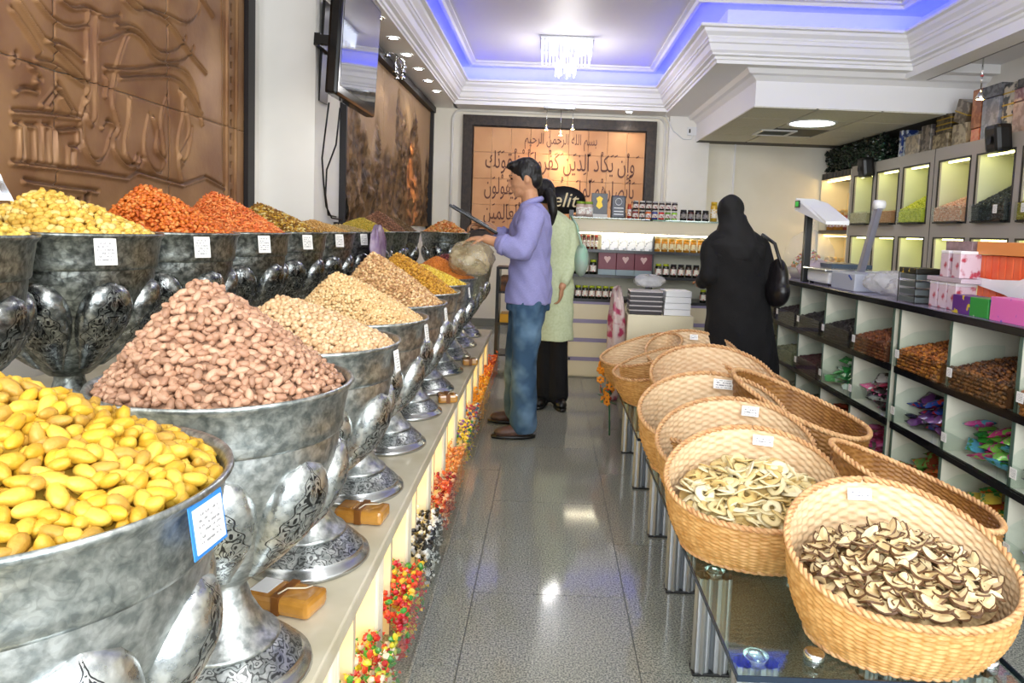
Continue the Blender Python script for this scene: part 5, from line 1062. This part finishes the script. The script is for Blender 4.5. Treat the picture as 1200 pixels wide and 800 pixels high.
for k in range(3):
    t = thing('maroon_box', ['left of the three maroon gift boxes with a pale emblem on the back rack', 'middle of the three maroon gift boxes with a pale emblem', 'right of the three maroon gift boxes, next to the black post'][k], 'box', (.52+.163*k, Y0+.02, .9325), 0, 'maroon boxes on the back rack')
    MB().b2((-.08, -.05, .05), (.08, .06, .208), bev=.003).build('lid', mat('maroon', '#6a1f30', .4), t); MB().b2((-.08, -.05, 0), (.08, .06, .05), bev=.002).build('grey_base', mat('blue_grey', '#7f9096', .4), t)
    MB().add([(-.03, -.0515, .15), (-.026, -.0515, .165), (-.013, -.0515, .168), (0, -.0515, .160), (.013, -.0515, .168), (.026, -.0515, .165), (.03, -.0515, .15), (0, -.0515, .105)], [(0, 7, 6, 5, 4, 3, 2, 1)]).build('emblem', mat('pale_pink_print', '#c9a8a4', .5), t)
for x in (.262, .335): jar('lolly_jar', x, Y0-.0, 1.444, .04, .135, '#c9b0a8', '#8fae3a', 'squat green-lidded jar at the %s of the rack top' % ('left end' if x < .3 else 'left, second'), 'green-lidded jars on the rack top', '#f0efe8')
t = thing('chocolate_box', 'black box with a gold crest standing on the rack top', 'box', (.43, Y0+.02, 1.4435)); MB().b2((-.072, -.02, .03), (.072, .02, .215), bev=.002).build('box', BLP, t); MB().b2((-.074, -.022, 0), (.074, .022, .03)).build('pale_base', mat('pale_strip', '#c8c4c0', .5), t)
MB().add([(-.03, -.0215, .17), (0, -.0215, .19), (.03, -.0215, .17), (.018, -.0215, .14), (.03, -.0215, .10), (0, -.0215, .075), (-.03, -.0215, .10), (-.018, -.0215, .14)], [(0, 7, 6, 5, 4, 3, 2, 1)]).build('gold_crest', mat('gold_print', '#b89a2c', .4, .4), t)
t = thing('coffee_pack', 'dark grey vacuum pack with pale print beside the black box', 'packet', (.60, Y0+.02, 1.4435)); MB().b2((-.065, -.03, 0), (.065, .03, .2), bev=.012).build('pack', mat('dark_grey_foil', '#3a3a40', .35, .3), t); MB().tube([(.028*math.cos(2*PI*k/20), -.032, .145+.03*math.sin(2*PI*k/20)) for k in range(20)], .003, 5, closed=True).build('printed_ring', WPLAS, t)
for z in (.085, .055, .03): MB().b2((-.04, -.032, z), (.045, -.0305, z+.008)).build('printed_line', WPLAS, t)
jar('sauce_bottle', .70, Y0, 1.444, .018, .13, '#b8402c', '#c9603a', 'red bottle between the grey vacuum pack and the tins', 'red bottle on the rack top')
tc_ = ['#8a2c24', '#2c2422', '#e07028', '#2c3a8a', '#c9342c', '#5a8a2c', '#8fc93a']
for j in range(2):
    for k in range(7): jar('tea_tin', .755+.058*k, Y0, 1.444+.082*j, .026, .078, ('#2a1c1a' if j else tc_[k % 7]), '#b8b4b0', '%s tin in the %s row of the stacked tins on the rack top' % (['leftmost', 'second', 'third', 'fourth', 'fifth', 'sixth', 'rightmost'][k], ['lower', 'upper'][j]), G3, '#d8d0c8')
for k in range(4): jar('sauce_jar', 1.185+.066*k, Y0, 1.444, .03, .095, ['#1f1c1e', '#4a2420', '#1f1c1e', '#242020'][k], '#1a1a1a', '%s dark jar right of the stacked tins' % ['first', 'second', 'third', 'fourth'][k], 'dark jars on the rack top', '#8a8480')
for x, c, n_ in ((1.455, '#c9a02c', 'yellow'), (1.53, '#2f9a3a', 'green'), (1.60, '#9a2434', 'dark red')): jar('crisp_tube', x, Y0, 1.444, .03, .175, c, c, '%s tube at the right end of the rack top by the woman' % n_, 'tubes on the rack top', '#e0d8c8')
t = thing('oval_sign', 'black oval sign lettered elit, standing at the left end of the back rack', 'sign', (.115, 6.36, 1.443)); sg = MB().lathe([(0, -.008), (.19, -.008), (.19, .008), (0, .008)], 40); sg.v = [(v[0], v[2], v[1]*.66+.145) for v in sg.v]; sg.build('board', mat('sign_black', '#141212', .4), t)
tm_ = text_mesh('elit', .185, .003, shear=.25); tm_.materials.append(mat('sign_letters', '#cdb88a', .4)); link('lettering', tm_, None, t, (.0, -.012, .14), (PI/2, 0, 0)); MB().b2((.05, -.01, 0), (.09, .01, .06)).build('foot', BLP, t)
# low cream stand with trays of dates and white boxes
t = thing('low_stand', 'cream box stand in front of the back rack under the date trays', 'stand', (.86, 5.40, 0)); MB().b2((-.25, -.14, 0), (.25, .14, .70), bev=.004).build('body', DRW, t)
for k in range(5):
    t = thing('date_tray', '%s black tray of the stack on the cream stand' % ['lowest', 'second', 'middle', 'fourth', 'topmost'][k], 'tray', (.745, 5.38, .702+.036*k), 0, 'stacked black date trays'); MB().b2((-.12, -.1, 0), (.12, .1, .026)).build('tray', mat('black_tray', '#1f1216', .3), t); MB().b2((-.125, -.105, .026), (.125, .105, .034)).build('lid', mat('pale_lid', '#b8b0b0', .3), t)
for k in range(4): boxt('white_carton', '%s white carton of the stack beside the date trays' % ['lowest', 'second', 'third', 'topmost'][k], 'box', (.985, 5.38+.004*k, .702+.047*k), (.20, .2, .045), WPLAS, .03*k, 'white cartons on the cream stand')
bag('plastic_bag', (.80, 5.55, .89), (.24, .14, .10), 'crumpled clear bag with a lilac tint on top of the date trays', None, 8); bag('flower_bag', (.54, 5.40, .0), (.14, .2, .86), 'tall clear bag of pinkish goods left of the date trays', mat('pinkish_film', '#c9b4ae', .3, col2='#a83a5a', scale=9, lo=.52, hi=.62, alpha=.9, bump=.6), 9)
# dark rack behind the couple
t = thing('dark_rack', 'low dark rack with a yellow tray behind the two people', 'rack', (-.18, 6.75, 0))
for x in (-.3, .3): MB().b2((x-.015, -.15, 0), (x+.015, .15, .95)).build('side', BLP, t)
for z in (.1, .4, .7, .93): MB().b2((-.285, -.15, z), (.285, .15, z+.02)).build('shelf', BLP, t)
MB().b2((-.27, -.13, .42), (.27, .12, .50)).build('yellow_tray', mat('yellow_plastic', '#d8a82c', .4), t); MB().b2((-.27, -.13, .72), (.27, .12, .86)).build('dark_goods', mat('dark_goods', '#2a2420', .4, col2='#8a5a34', scale=20), t)
# artificial flowers at the far table's corner
t = thing('flower_bunch', 'bunch of orange artificial flowers hanging at the corner of the farther glass table', 'flowers', (.40, 4.42, .23)); rr = random.Random(5)
pet = MB()
for i in range(6): a = 2*PI*i/6; pet.ell((.016*math.cos(a), .016*math.sin(a), .003), (.013, .010, .004), 8, 5)
pm_ = pet.me('blossom'); pm2 = pm_.copy(); pm_.materials.append(mat('orange_petal', '#e08a1c', .5)); pm2.materials.append(mat('red_petal', '#c9402c', .5)); 
for k in range(26): link('blossom', pm_ if k % 4 else pm2, None, t, (rr.uniform(-.05, .03), rr.uniform(-.06, .06), rr.uniform(-.0, .24)), (rr.uniform(-1.5, 1.5), rr.uniform(-1.5, 1.5), 0))
lf = MB().ell((0, 0, 0), (.026, .012, .003), 8, 4).me('leaf'); lf.materials.append(mat('leaf_green', '#3f6a4a', .5))
for k in range(20): link('leaf', lf, None, t, (rr.uniform(-.04, .05), rr.uniform(-.06, .06), rr.uniform(-.02, .22)), (rr.uniform(-1.5, 1.5), rr.uniform(-1.5, 1.5), rr.uniform(0, 3)))
MB().tube([(.03, 0, -.22), (.02, 0, 0), (0, 0, .2)], .006, 6).build('stem', mat('leaf_green', '#3f6a4a', .5), t)
# bits on the rear tier
boxt('black_tray', 'long black tray on the rear shelf under the mountain mural', 'tray', (-1.50, 5.22, 1.262), (.10, .42, .05), BLACK); boxt('black_tray_stand', 'grey riser box carrying the black tray above the rear bowls', 'box', (-1.53, 5.22, .667), (.08, .40, .592), mat('riser_grey', '#8a8680', .5))
bag('carrier_bag', (-1.05, 4.28, 1.02), (.06, .26, .27), 'purple and clear carrier bag hanging at the rear bowls', mat('purple_film', '#8a6a9a', .25, col2='#c8b8c4', scale=9, alpha=.8, bump=.6), 4)
# ------------------------------------------------------------------ people
def remesh(mb, vox, smooth=3, name='body'):
    o = bpy.data.objects.new('tmp', mb.me('tmp'))
    r = o.modifiers.new('r', 'REMESH'); r.mode = 'VOXEL'; r.voxel_size = vox; r.use_smooth_shade = True
    q = o.modifiers.new('s', 'SMOOTH'); q.iterations = smooth; q.factor = .5
    me = baked(o); me.name = name; me.materials.clear(); me.polygons.foreach_set('use_smooth', [True]*len(me.polygons)); return me
def limb(mb, pts, rs, n=14):
    # tapered limb through joints with round ends
    P = []; R = []
    for i in range(len(pts)-1):
        a, b = Vector(pts[i]), Vector(pts[i+1])
        for k in range(5): t_ = k/5; P.append(a.lerp(b, t_)); R.append(rs[i]*(1-t_)+rs[i+1]*t_)
    P.append(Vector(pts[-1])); R.append(rs[-1]); mb.tube(P, R, n)
    for p, r in zip(pts, rs): mb.ell(p, (r*.99,)*3, 12, 8)
    return mb
def hand(mb, wrist, d, palmn, curl=.5, s=1., thumb=1):
    # palm and five bent fingers, d = direction of the hand, palmn = palm normal
    w_ = Vector(wrist); d = Vector(d).normalized(); n = Vector(palmn); n = (n-d*n.dot(d)).normalized(); x = d.cross(n)*thumb
    R = Matrix((x, d, n)).transposed(); mb.ell(w_+d*.048*s, (.040*s, .052*s, .016*s), 12, 8, R=R)
    for i, (o_, L_) in enumerate(((-.030, .062), (-.010, .074), (.010, .078), (.029, .070))):
        p = w_+d*.085*s+x*o_*s; a = 0; P = [w_+d*.06*s+x*o_*.8*s, p]
        for k in range(3):
            a += curl*(.6+.2*k); p = p+(d*math.cos(a)+n*math.sin(a))*L_*s/3*1.15; P.append(p)
        limb(mb, P, [.0095*s, .0092*s, .0086*s, .0080*s, .0070*s], 8)
    limb(mb, [w_+d*.025*s+x*.028*s, w_+d*.05*s+x*.055*s+n*.012*s, w_+d*.078*s+x*.062*s+n*.028*s], [.012*s, .0105*s, .0085*s], 8)
SKIN = mat('skin', '#b5825f', .5, col2='#c08e6a', scale=20); HAIR = mat('black_hair', '#0d0b0b', .45, bump=.8, bscale=60, stretch=(1, 1, .3))
def origin_to(o, me, loc):
    me.transform(Matrix.Translation((-loc[0], -loc[1], -loc[2])))
# --- man in the lilac shirt, facing left
man = thing('person', 'man with short black hair in a lilac shirt and faded jeans', 'person', (-.13, 4.47, 0))
ml = (-.13, 4.47, 0)
def mpart(name, me, m, par=None): origin_to(None, me, ml); return link(name, me, m, par or man)
b = MB()
hc = Vector((-.172, 4.47, 1.632)); tilt = Matrix.Rotation(-.22, 3, 'Y')
b.ell(hc, (.094, .073, .105), 20, 14, R=tilt); b.ell(hc+tilt@Vector((-.045, 0, -.062)), (.046, .050, .048), 14, 10, R=tilt); b.ell(hc+tilt@Vector((-.070, 0, -.092)), (.022, .026, .017), 10, 8)
b.ell(hc+tilt@Vector((-.030, 0, -.02)), (.066, .064, .07), 14, 10)
b.tube([hc+tilt@Vector((-.088, 0, .018)), hc+tilt@Vector((-.101, 0, -.010)), hc+tilt@Vector((-.112, 0, -.030)), hc+tilt@Vector((-.096, 0, -.037))], [.007, .010, .0135, .010], 8)
for s in (-1, 1): b.ell(hc+tilt@Vector((-.104, s*.010, -.033)), (.009, .007, .006), 8, 6); b.ell(hc+tilt@Vector((-.083, s*.028, .028)), (.014, .022, .008), 8, 6); b.ell(hc+tilt@Vector((.012, s*.074, -.012)), (.018, .009, .030), 10, 8, R=tilt)
b.ell(hc+tilt@Vector((-.092, 0, -.055)), (.012, .022, .006), 10, 6); b.ell(hc+tilt@Vector((-.089, 0, -.066)), (.012, .019, .007), 10, 6)
limb(b, [(-.125, 4.47, 1.42), (-.145, 4.47, 1.56)], [.062, .052])
b.loft([(-.12, 4.47, .88, .11, .155), (-.12, 4.47, 1.0, .11, .15), (-.125, 4.47, 1.12, .10, .14), (-.125, 4.47, 1.28, .115, .17), (-.12, 4.47, 1.38, .105, .175), (-.12, 4.47, 1.45, .07, .10)], 20)
LA = [(-.115, 4.27, 1.385), (-.165, 4.16, 1.185), (-.385, 4.215, 1.245)]; RA = [(-.125, 4.665, 1.385), (-.235, 4.665, 1.20), (-.415, 4.60, 1.325)]
limb(b, LA, [.048, .040, .028]); limb(b, RA, [.048, .040, .028])
hand(b, LA[-1], (-.95, .15, .0), (.1, .2, -1), .45, .95, 1); hand(b, RA[-1], (-.9, -.2, .1), (0, -.1, -1), .7, .95, -1)
for hp, kn, an in (((-.11, 4.385, .90), (-.135, 4.35, .48), (-.12, 4.33, .07)), ((-.13, 4.555, .90), (-.19, 4.58, .48), (-.18, 4.64, .07))): limb(b, [hp, kn, an], [.088, .058, .040])
mpart('body', remesh(b, .0062, 3), SKIN)
e = MB(); 
for s in (-1, 1): e.ell(hc+tilt@Vector((-.0795, s*.030, .010)), (.010, .013, .006), 8, 6)
mpart('eye', e.me('eye'), mat('eye_dark', '#1a1412', .25)); eb = MB()
for s in (-1, 1): eb.tube([hc+tilt@Vector((-.093, s*.012, .028)), hc+tilt@Vector((-.092, s*.028, .034)), hc+tilt@Vector((-.078, s*.048, .028))], [.004, .005, .003], 6)
mpart('eyebrow', eb.me('eyebrow'), HAIR)
h = MB(); h.ell(hc+tilt@Vector((.016, 0, .036)), (.097, .081, .092), 20, 14, R=tilt); h.ell(hc+tilt@Vector((.058, 0, -.020)), (.052, .070, .062), 14, 10); h.ell(hc+tilt@Vector((-.050, 0, .092)), (.055, .056, .030), 14, 10, R=tilt); h.ell(hc+tilt@Vector((.012, 0, .100)), (.07, .06, .032), 14, 10, R=tilt)
for s in (-1, 1): h.tube([hc+tilt@Vector((-.012, s*.074, .03)), hc+tilt@Vector((-.014, s*.073, -.02))], [.012, .006], 6)
mpart('hair', remesh(h, .007, 1), HAIR)
# shirt: torso and rolled sleeves, with folds
SHIRT = mat('lilac_cotton', '#8482b2', .8, col2='#918fbe', scale=90, stretch=(1, 1, 6)); 
sh = MB(); fold = lambda a, z: .022*math.sin(4*a+7*z)+.004*math.sin(7*a-16*z)
sh.loft([(-.125, 4.47, .845, .152, .192), (-.125, 4.47, .90, .150, .190), (-.118, 4.47, 1.0, .140, .182), (-.122, 4.47, 1.12, .128, .172), (-.128, 4.47, 1.24, .134, .190), (-.125, 4.47, 1.34, .134, .205), (-.118, 4.47, 1.405, .112, .190), (-.118, 4.47, 1.45, .082, .125), (-.128, 4.47, 1.482, .062, .068)], 36, fold=fold)
limb(sh, [LA[0], (-.135, 4.19, 1.27), LA[1], (-.275, 4.175, 1.215)], [.082, .074, .070, .060]); limb(sh, [RA[0], RA[1], (-.33, 4.63, 1.265)], [.082, .066, .058])
def wrinkle(me, amp, k):
    n = len(me.vertices); c = np.zeros(n*3, np.float32); nn = np.zeros(n*3, np.float32); me.vertices.foreach_get('co', c); me.vertex_normals.foreach_get('vector', nn); c = c.reshape(-1, 3); nn = nn.reshape(-1, 3)
    d = amp*(np.sin(k*c[:, 2]+3*np.sin(k*.4*c[:, 0]+2*c[:, 1]*k*.3))+.6*np.sin(k*1.9*(c[:, 2]*.6+c[:, 0]*.8)+1.7)); c = c+nn*d[:, None]; me.vertices.foreach_set('co', c.ravel()); me.update(); return me
so = mpart('shirt', wrinkle(remesh(sh, .009, 4), .0028, 46), SHIRT)
cl = MB(); cl.tube([(-.200, 4.47, 1.425), (-.182, 4.418, 1.462), (-.132, 4.402, 1.484), (-.083, 4.420, 1.502), (-.066, 4.47, 1.508), (-.083, 4.52, 1.502), (-.132, 4.538, 1.484), (-.182, 4.522, 1.462), (-.200, 4.47, 1.425)], [.008, .016, .019, .018, .018, .018, .019, .016, .008], 8); mpart('collar', cl.me('collar'), SHIRT, None)
for nm, A, B in (('cuff', (-.262, 4.174, 1.212), (-.292, 4.180, 1.222)), ('cuff', (-.315, 4.636, 1.255), (-.342, 4.627, 1.274))): c_ = MB().tube([A, B], [.067, .064], 18); mpart('cuff', c_.me('cuff'), SHIRT)
JEAN = mat('faded_denim', '#2c4862', .85, col2='#6f8da6', scale=5, lo=.45, hi=.75, bump=.2, bscale=200)
j = MB(); j.loft([(-.125, 4.47, .80, .142, .182), (-.125, 4.47, .90, .138, .178), (-.125, 4.47, .94, .132, .172)], 24)
limb(j, [(-.115, 4.39, .86), (-.135, 4.35, .48), (-.125, 4.335, .09)], [.112, .080, .088], 18); limb(j, [(-.135, 4.555, .86), (-.19, 4.58, .48), (-.18, 4.64, .10)], [.110, .080, .088], 18)
me = remesh(j, .009, 4); wrinkle(me, .003, 38)
for v in me.vertices: 
    if v.co.z < .035: v.co.z = .035
mpart('jeans', me, JEAN)
def shoe(par, c, d, L_=.27, loc=None, m1=None, nm='shoe', strap=True):
    d = Vector((d[0], d[1], 0)).normalized(); R = Matrix((d, Vector((-d.y, d.x, 0)), Vector((0, 0, 1)))).transposed(); c = Vector(c); b = MB(); s = MB()
    b.ell(c+d*.0+Vector((0, 0, .045)), (.065, .044, .045), 12, 8, R=R); b.ell(c+d*.10+Vector((0, 0, .036)), (.075, .046, .034), 12, 8, R=R); b.ell(c+d*.05+Vector((0, 0, .04)), (.09, .043, .038), 12, 8, R=R)
    me = remesh(b, .008, 2); me.transform(Matrix.Translation([-q for q in loc])); link(nm, me, m1 or mat('brown_leather', '#5a3f35', .5, col2='#3a2a24', scale=20), par)
    for off, r in ((0, .0),): s.loft([(0, 0, 0, .14, .046), (0, 0, .016, .142, .048)], 20); s.v = [tuple(c+d*.05+R@Vector(v)) for v in s.v]
    me = s.me('sole'); me.transform(Matrix.Translation([-q for q in loc])); link('sole', me, BLACK, par)
shoe(man, (-.135, 4.325, .004), (-1, -.12), loc=ml); shoe(man, (-.19, 4.66, .004), (-1, .05), loc=ml)
t = thing('serving_board', 'flat black board held out over the rear bowls by the man', 'board', (-.52, 4.52, 1.375)); t.rotation_euler = (0, .50, .12); MB().box((0, 0, 0), (.30, .22, .016), bev=.006).box((-.0, 0, .012), (.26, .18, .006), bev=.003).build('board', mat('dark_slate', '#1c2024', .3), t); MB().box((.17, 0, 0), (.07, .05, .02), bev=.008).build('handle', BLACK, t)
bag('goods_bag', (-.47, 4.20, 1.02), (.26, .28, .20), 'clear bag of golden nuts held open by the man over the bowls', mat('nut_film', '#8f7a50', .12, col2='#d8c8a0', scale=15, alpha=.5, bump=.9, spec=1.0), 6)
# --- woman in a black abaya, seen from behind
wl = (1.27, 4.62, 0); wom = thing('person', 'woman in a long black cloak and headscarf with a black shoulder bag, seen from behind', 'person', wl)
BLKC = mat('black_cloth', '#060507', .9, bump=.3, bscale=120); BLKC2 = mat('black_scarf', '#09080a', .8)
f2 = lambda a, z: (.05*max(0, 1.0-z)*math.sin(7*a+2*z)+.025*max(0, 1.1-z)*math.sin(13*a+1))
b = MB(); b.loft([(1.33, 4.62, .02, .29, .22), (1.315, 4.62, .3, .265, .20), (1.295, 4.62, .6, .235, .185), (1.265, 4.62, .85, .212, .165), (1.25, 4.62, 1.0, .195, .145), (1.24, 4.62, 1.12, .200, .145), (1.23, 4.62, 1.24, .210, .142), (1.22, 4.62, 1.31, .185, .125), (1.21, 4.62, 1.37, .10, .09)], 60, fold=f2)
limb(b, [(1.065, 4.62, 1.25), (1.045, 4.56, 1.06), (1.06, 4.80, 1.00)], [.070, .062, .052]); limb(b, [(1.385, 4.62, 1.25), (1.435, 4.58, 1.05), (1.36, 4.80, 1.00)], [.070, .062, .052])
me = wrinkle(remesh(b, .011, 3), .003, 26)
def wpart(name, me, m, par=None): me.transform(Matrix.Translation((-wl[0], -wl[1], 0))); return link(name, me, m, par or wom)
bd = MB(); bd.ell((1.175, 4.645, 1.485), (.075, .085, .10), 16, 12); bd.ell((1.165, 4.715, 1.462), (.034, .03, .045), 10, 8); bd.ell((1.163, 4.738, 1.478), (.010, .016, .018), 8, 6); limb(bd, [(1.20, 4.63, 1.25), (1.185, 4.64, 1.42)], [.05, .045])
bd.loft([(1.24, 4.62, .05, .10, .09), (1.24, 4.62, .9, .13, .11), (1.23, 4.62, 1.25, .13, .10)], 14); hand(bd, (1.06, 4.82, 1.0), (.1, 1, 0), (0, 0, -1), .5, .9, 1); hand(bd, (1.36, 4.82, 1.0), (-.1, 1, 0), (0, 0, -1), .5, .9, -1)
wpart('body', remesh(bd, .008, 2), SKIN); wpart('cloak', me, BLKC)
s_ = MB(); s_.ell((1.178, 4.625, 1.488), (.086, .096, .106), 20, 14); s_.loft([(1.25, 4.60, 1.10, .13, .10), (1.235, 4.60, 1.18, .175, .135), (1.225, 4.605, 1.26, .195, .14), (1.215, 4.61, 1.33, .135, .120), (1.205, 4.62, 1.40, .100, .105), (1.188, 4.625, 1.46, .090, .098)], 36, fold=lambda a, z: .03*math.sin(6*a+9*z))
me2 = remesh(s_, .010, 3)
for v in me2.vertices:
    if v.co.y > 4.685 and v.co.z > 1.42: v.co.y = 4.685+(v.co.y-4.685)*.15
wpart('headscarf', wrinkle(me2, .003, 40), BLKC2)
t = wom; hb = MB(); hb.ell((1.475, 4.50, 1.04), (.060, .13, .15), 16, 12); hb.ell((1.475, 4.50, .98), (.072, .15, .11), 16, 10)
o = tag(link('shoulder_bag', remesh(hb, .01, 2), mat('black_leather', '#161417', .35, bump=.3, bscale=30), None), 'glossy black leather bag hanging from the shoulder of the woman in black', 'bag'); st = MB().tube([(1.47, 4.40, 1.12), (1.43, 4.46, 1.28), (1.385, 4.58, 1.335), (1.40, 4.68, 1.28), (1.47, 4.60, 1.12)], .011, 6); link('strap', st.me('strap'), MATS['black_leather'], o)
shoe(wom, (1.20, 4.62, .004), (0, 1), loc=wl, m1=BLACK); shoe(wom, (1.36, 4.64, .004), (0, 1), loc=wl, m1=BLACK)
# --- person in a pale green coat behind the man
pl = (.05, 5.2, 0); per = thing('person', 'person with black ponytail and pale green coat standing behind the man', 'person', pl)
def ppart(name, me, m, par=None): me.transform(Matrix.Translation((-pl[0], -pl[1], 0))); return link(name, me, m, par or per)
b = MB(); b.ell((-.055, 5.235, 1.565), (.072, .088, .105), 16, 12); b.ell((-.06, 5.30, 1.535), (.04, .03, .05), 10, 8); b.tube([(-.062, 5.325, 1.575), (-.063, 5.345, 1.55)], [.008, .012], 8); limb(b, [(.0, 5.21, 1.38), (-.04, 5.22, 1.49)], [.05, .046])
b.loft([(.03, 5.2, .85, .13, .11), (.03, 5.2, 1.1, .13, .10), (.02, 5.2, 1.35, .14, .10)], 16); limb(b, [(.15, 5.2, 1.34), (.165, 5.17, 1.10), (.10, 5.08, .90)], [.045, .036, .026]); limb(b, [(-.11, 5.2, 1.34), (-.14, 5.22, 1.10), (-.16, 5.33, .95)], [.045, .036, .026])
hand(b, (.10, 5.08, .90), (-.05, .05, -1), (-1, .3, 0), .5, .9, 1); hand(b, (-.16, 5.33, .95), (-.1, 1, 0), (0, 0, -1), .5, .9, -1); limb(b, [(-.04, 5.2, .85), (-.02, 5.2, .45), (-.01, 5.2, .07)], [.08, .055, .038]); limb(b, [(.09, 5.2, .85), (.085, 5.18, .45), (.085, 5.17, .07)], [.08, .055, .038])
ppart('body', remesh(b, .0075, 2), SKIN)
c = MB(); c.loft([(.045, 5.2, .50, .155, .13), (.045, 5.2, .7, .15, .125), (.045, 5.2, .9, .15, .125), (.04, 5.2, 1.08, .13, .112), (.035, 5.2, 1.25, .15, .12), (.03, 5.2, 1.35, .155, .115), (.015, 5.2, 1.42, .10, .08), (.0, 5.21, 1.46, .055, .055)], 30, fold=lambda a, z: .02*math.sin(5*a+5*z)); limb(c, [(.155, 5.2, 1.33), (.17, 5.17, 1.10), (.115, 5.10, .95)], [.062, .052, .044]); limb(c, [(-.115, 5.2, 1.33), (-.145, 5.22, 1.10), (-.16, 5.30, .98)], [.062, .052, .044])
ppart('coat', wrinkle(remesh(c, .010, 3), .0025, 34), mat('pale_green_cloth', '#b6bf98', .8, col2='#c2caa6', scale=60))
tr_ = MB(); limb(tr_, [(-.035, 5.2, .80), (-.02, 5.2, .45), (.0, 5.2, .08)], [.09, .07, .075], 16); limb(tr_, [(.09, 5.2, .80), (.09, 5.18, .45), (.105, 5.17, .08)], [.09, .07, .078], 16); me = remesh(tr_, .010, 2); ppart('trousers', me, BLKC)
h = MB(); h.ell((-.055, 5.215, 1.59), (.082, .092, .103), 18, 12); h.tube([(-.03, 5.13, 1.60), (.0, 5.09, 1.54), (.015, 5.09, 1.44), (.005, 5.10, 1.33)], [.035, .04, .034, .012], 10); ppart('ponytail_hair', remesh(h, .009, 2), HAIR)
shoe(per, (-.01, 5.2, .004), (-.2, -1), loc=pl, m1=BLACK); shoe(per, (.115, 5.165, .004), (.1, -1), loc=pl, m1=BLACK)
hb = MB(); hb.ell((.235, 5.15, 1.10), (.055, .10, .12), 14, 10); o = tag(link('cloth_bag', hb.me('cloth_bag'), mat('grey_mint_cloth', '#a8a8a0', .8, col2='#8fb8a0', scale=6), None), 'soft grey and mint shoulder bag of the person in the pale green coat', 'bag'); link('strap', MB().tube([(.235, 5.08, 1.2), (.19, 5.14, 1.36), (.15, 5.2, 1.42), (.2, 5.25, 1.32), (.235, 5.22, 1.2)], .008, 6).me('strap'), MATS['grey_mint_cloth'], o)
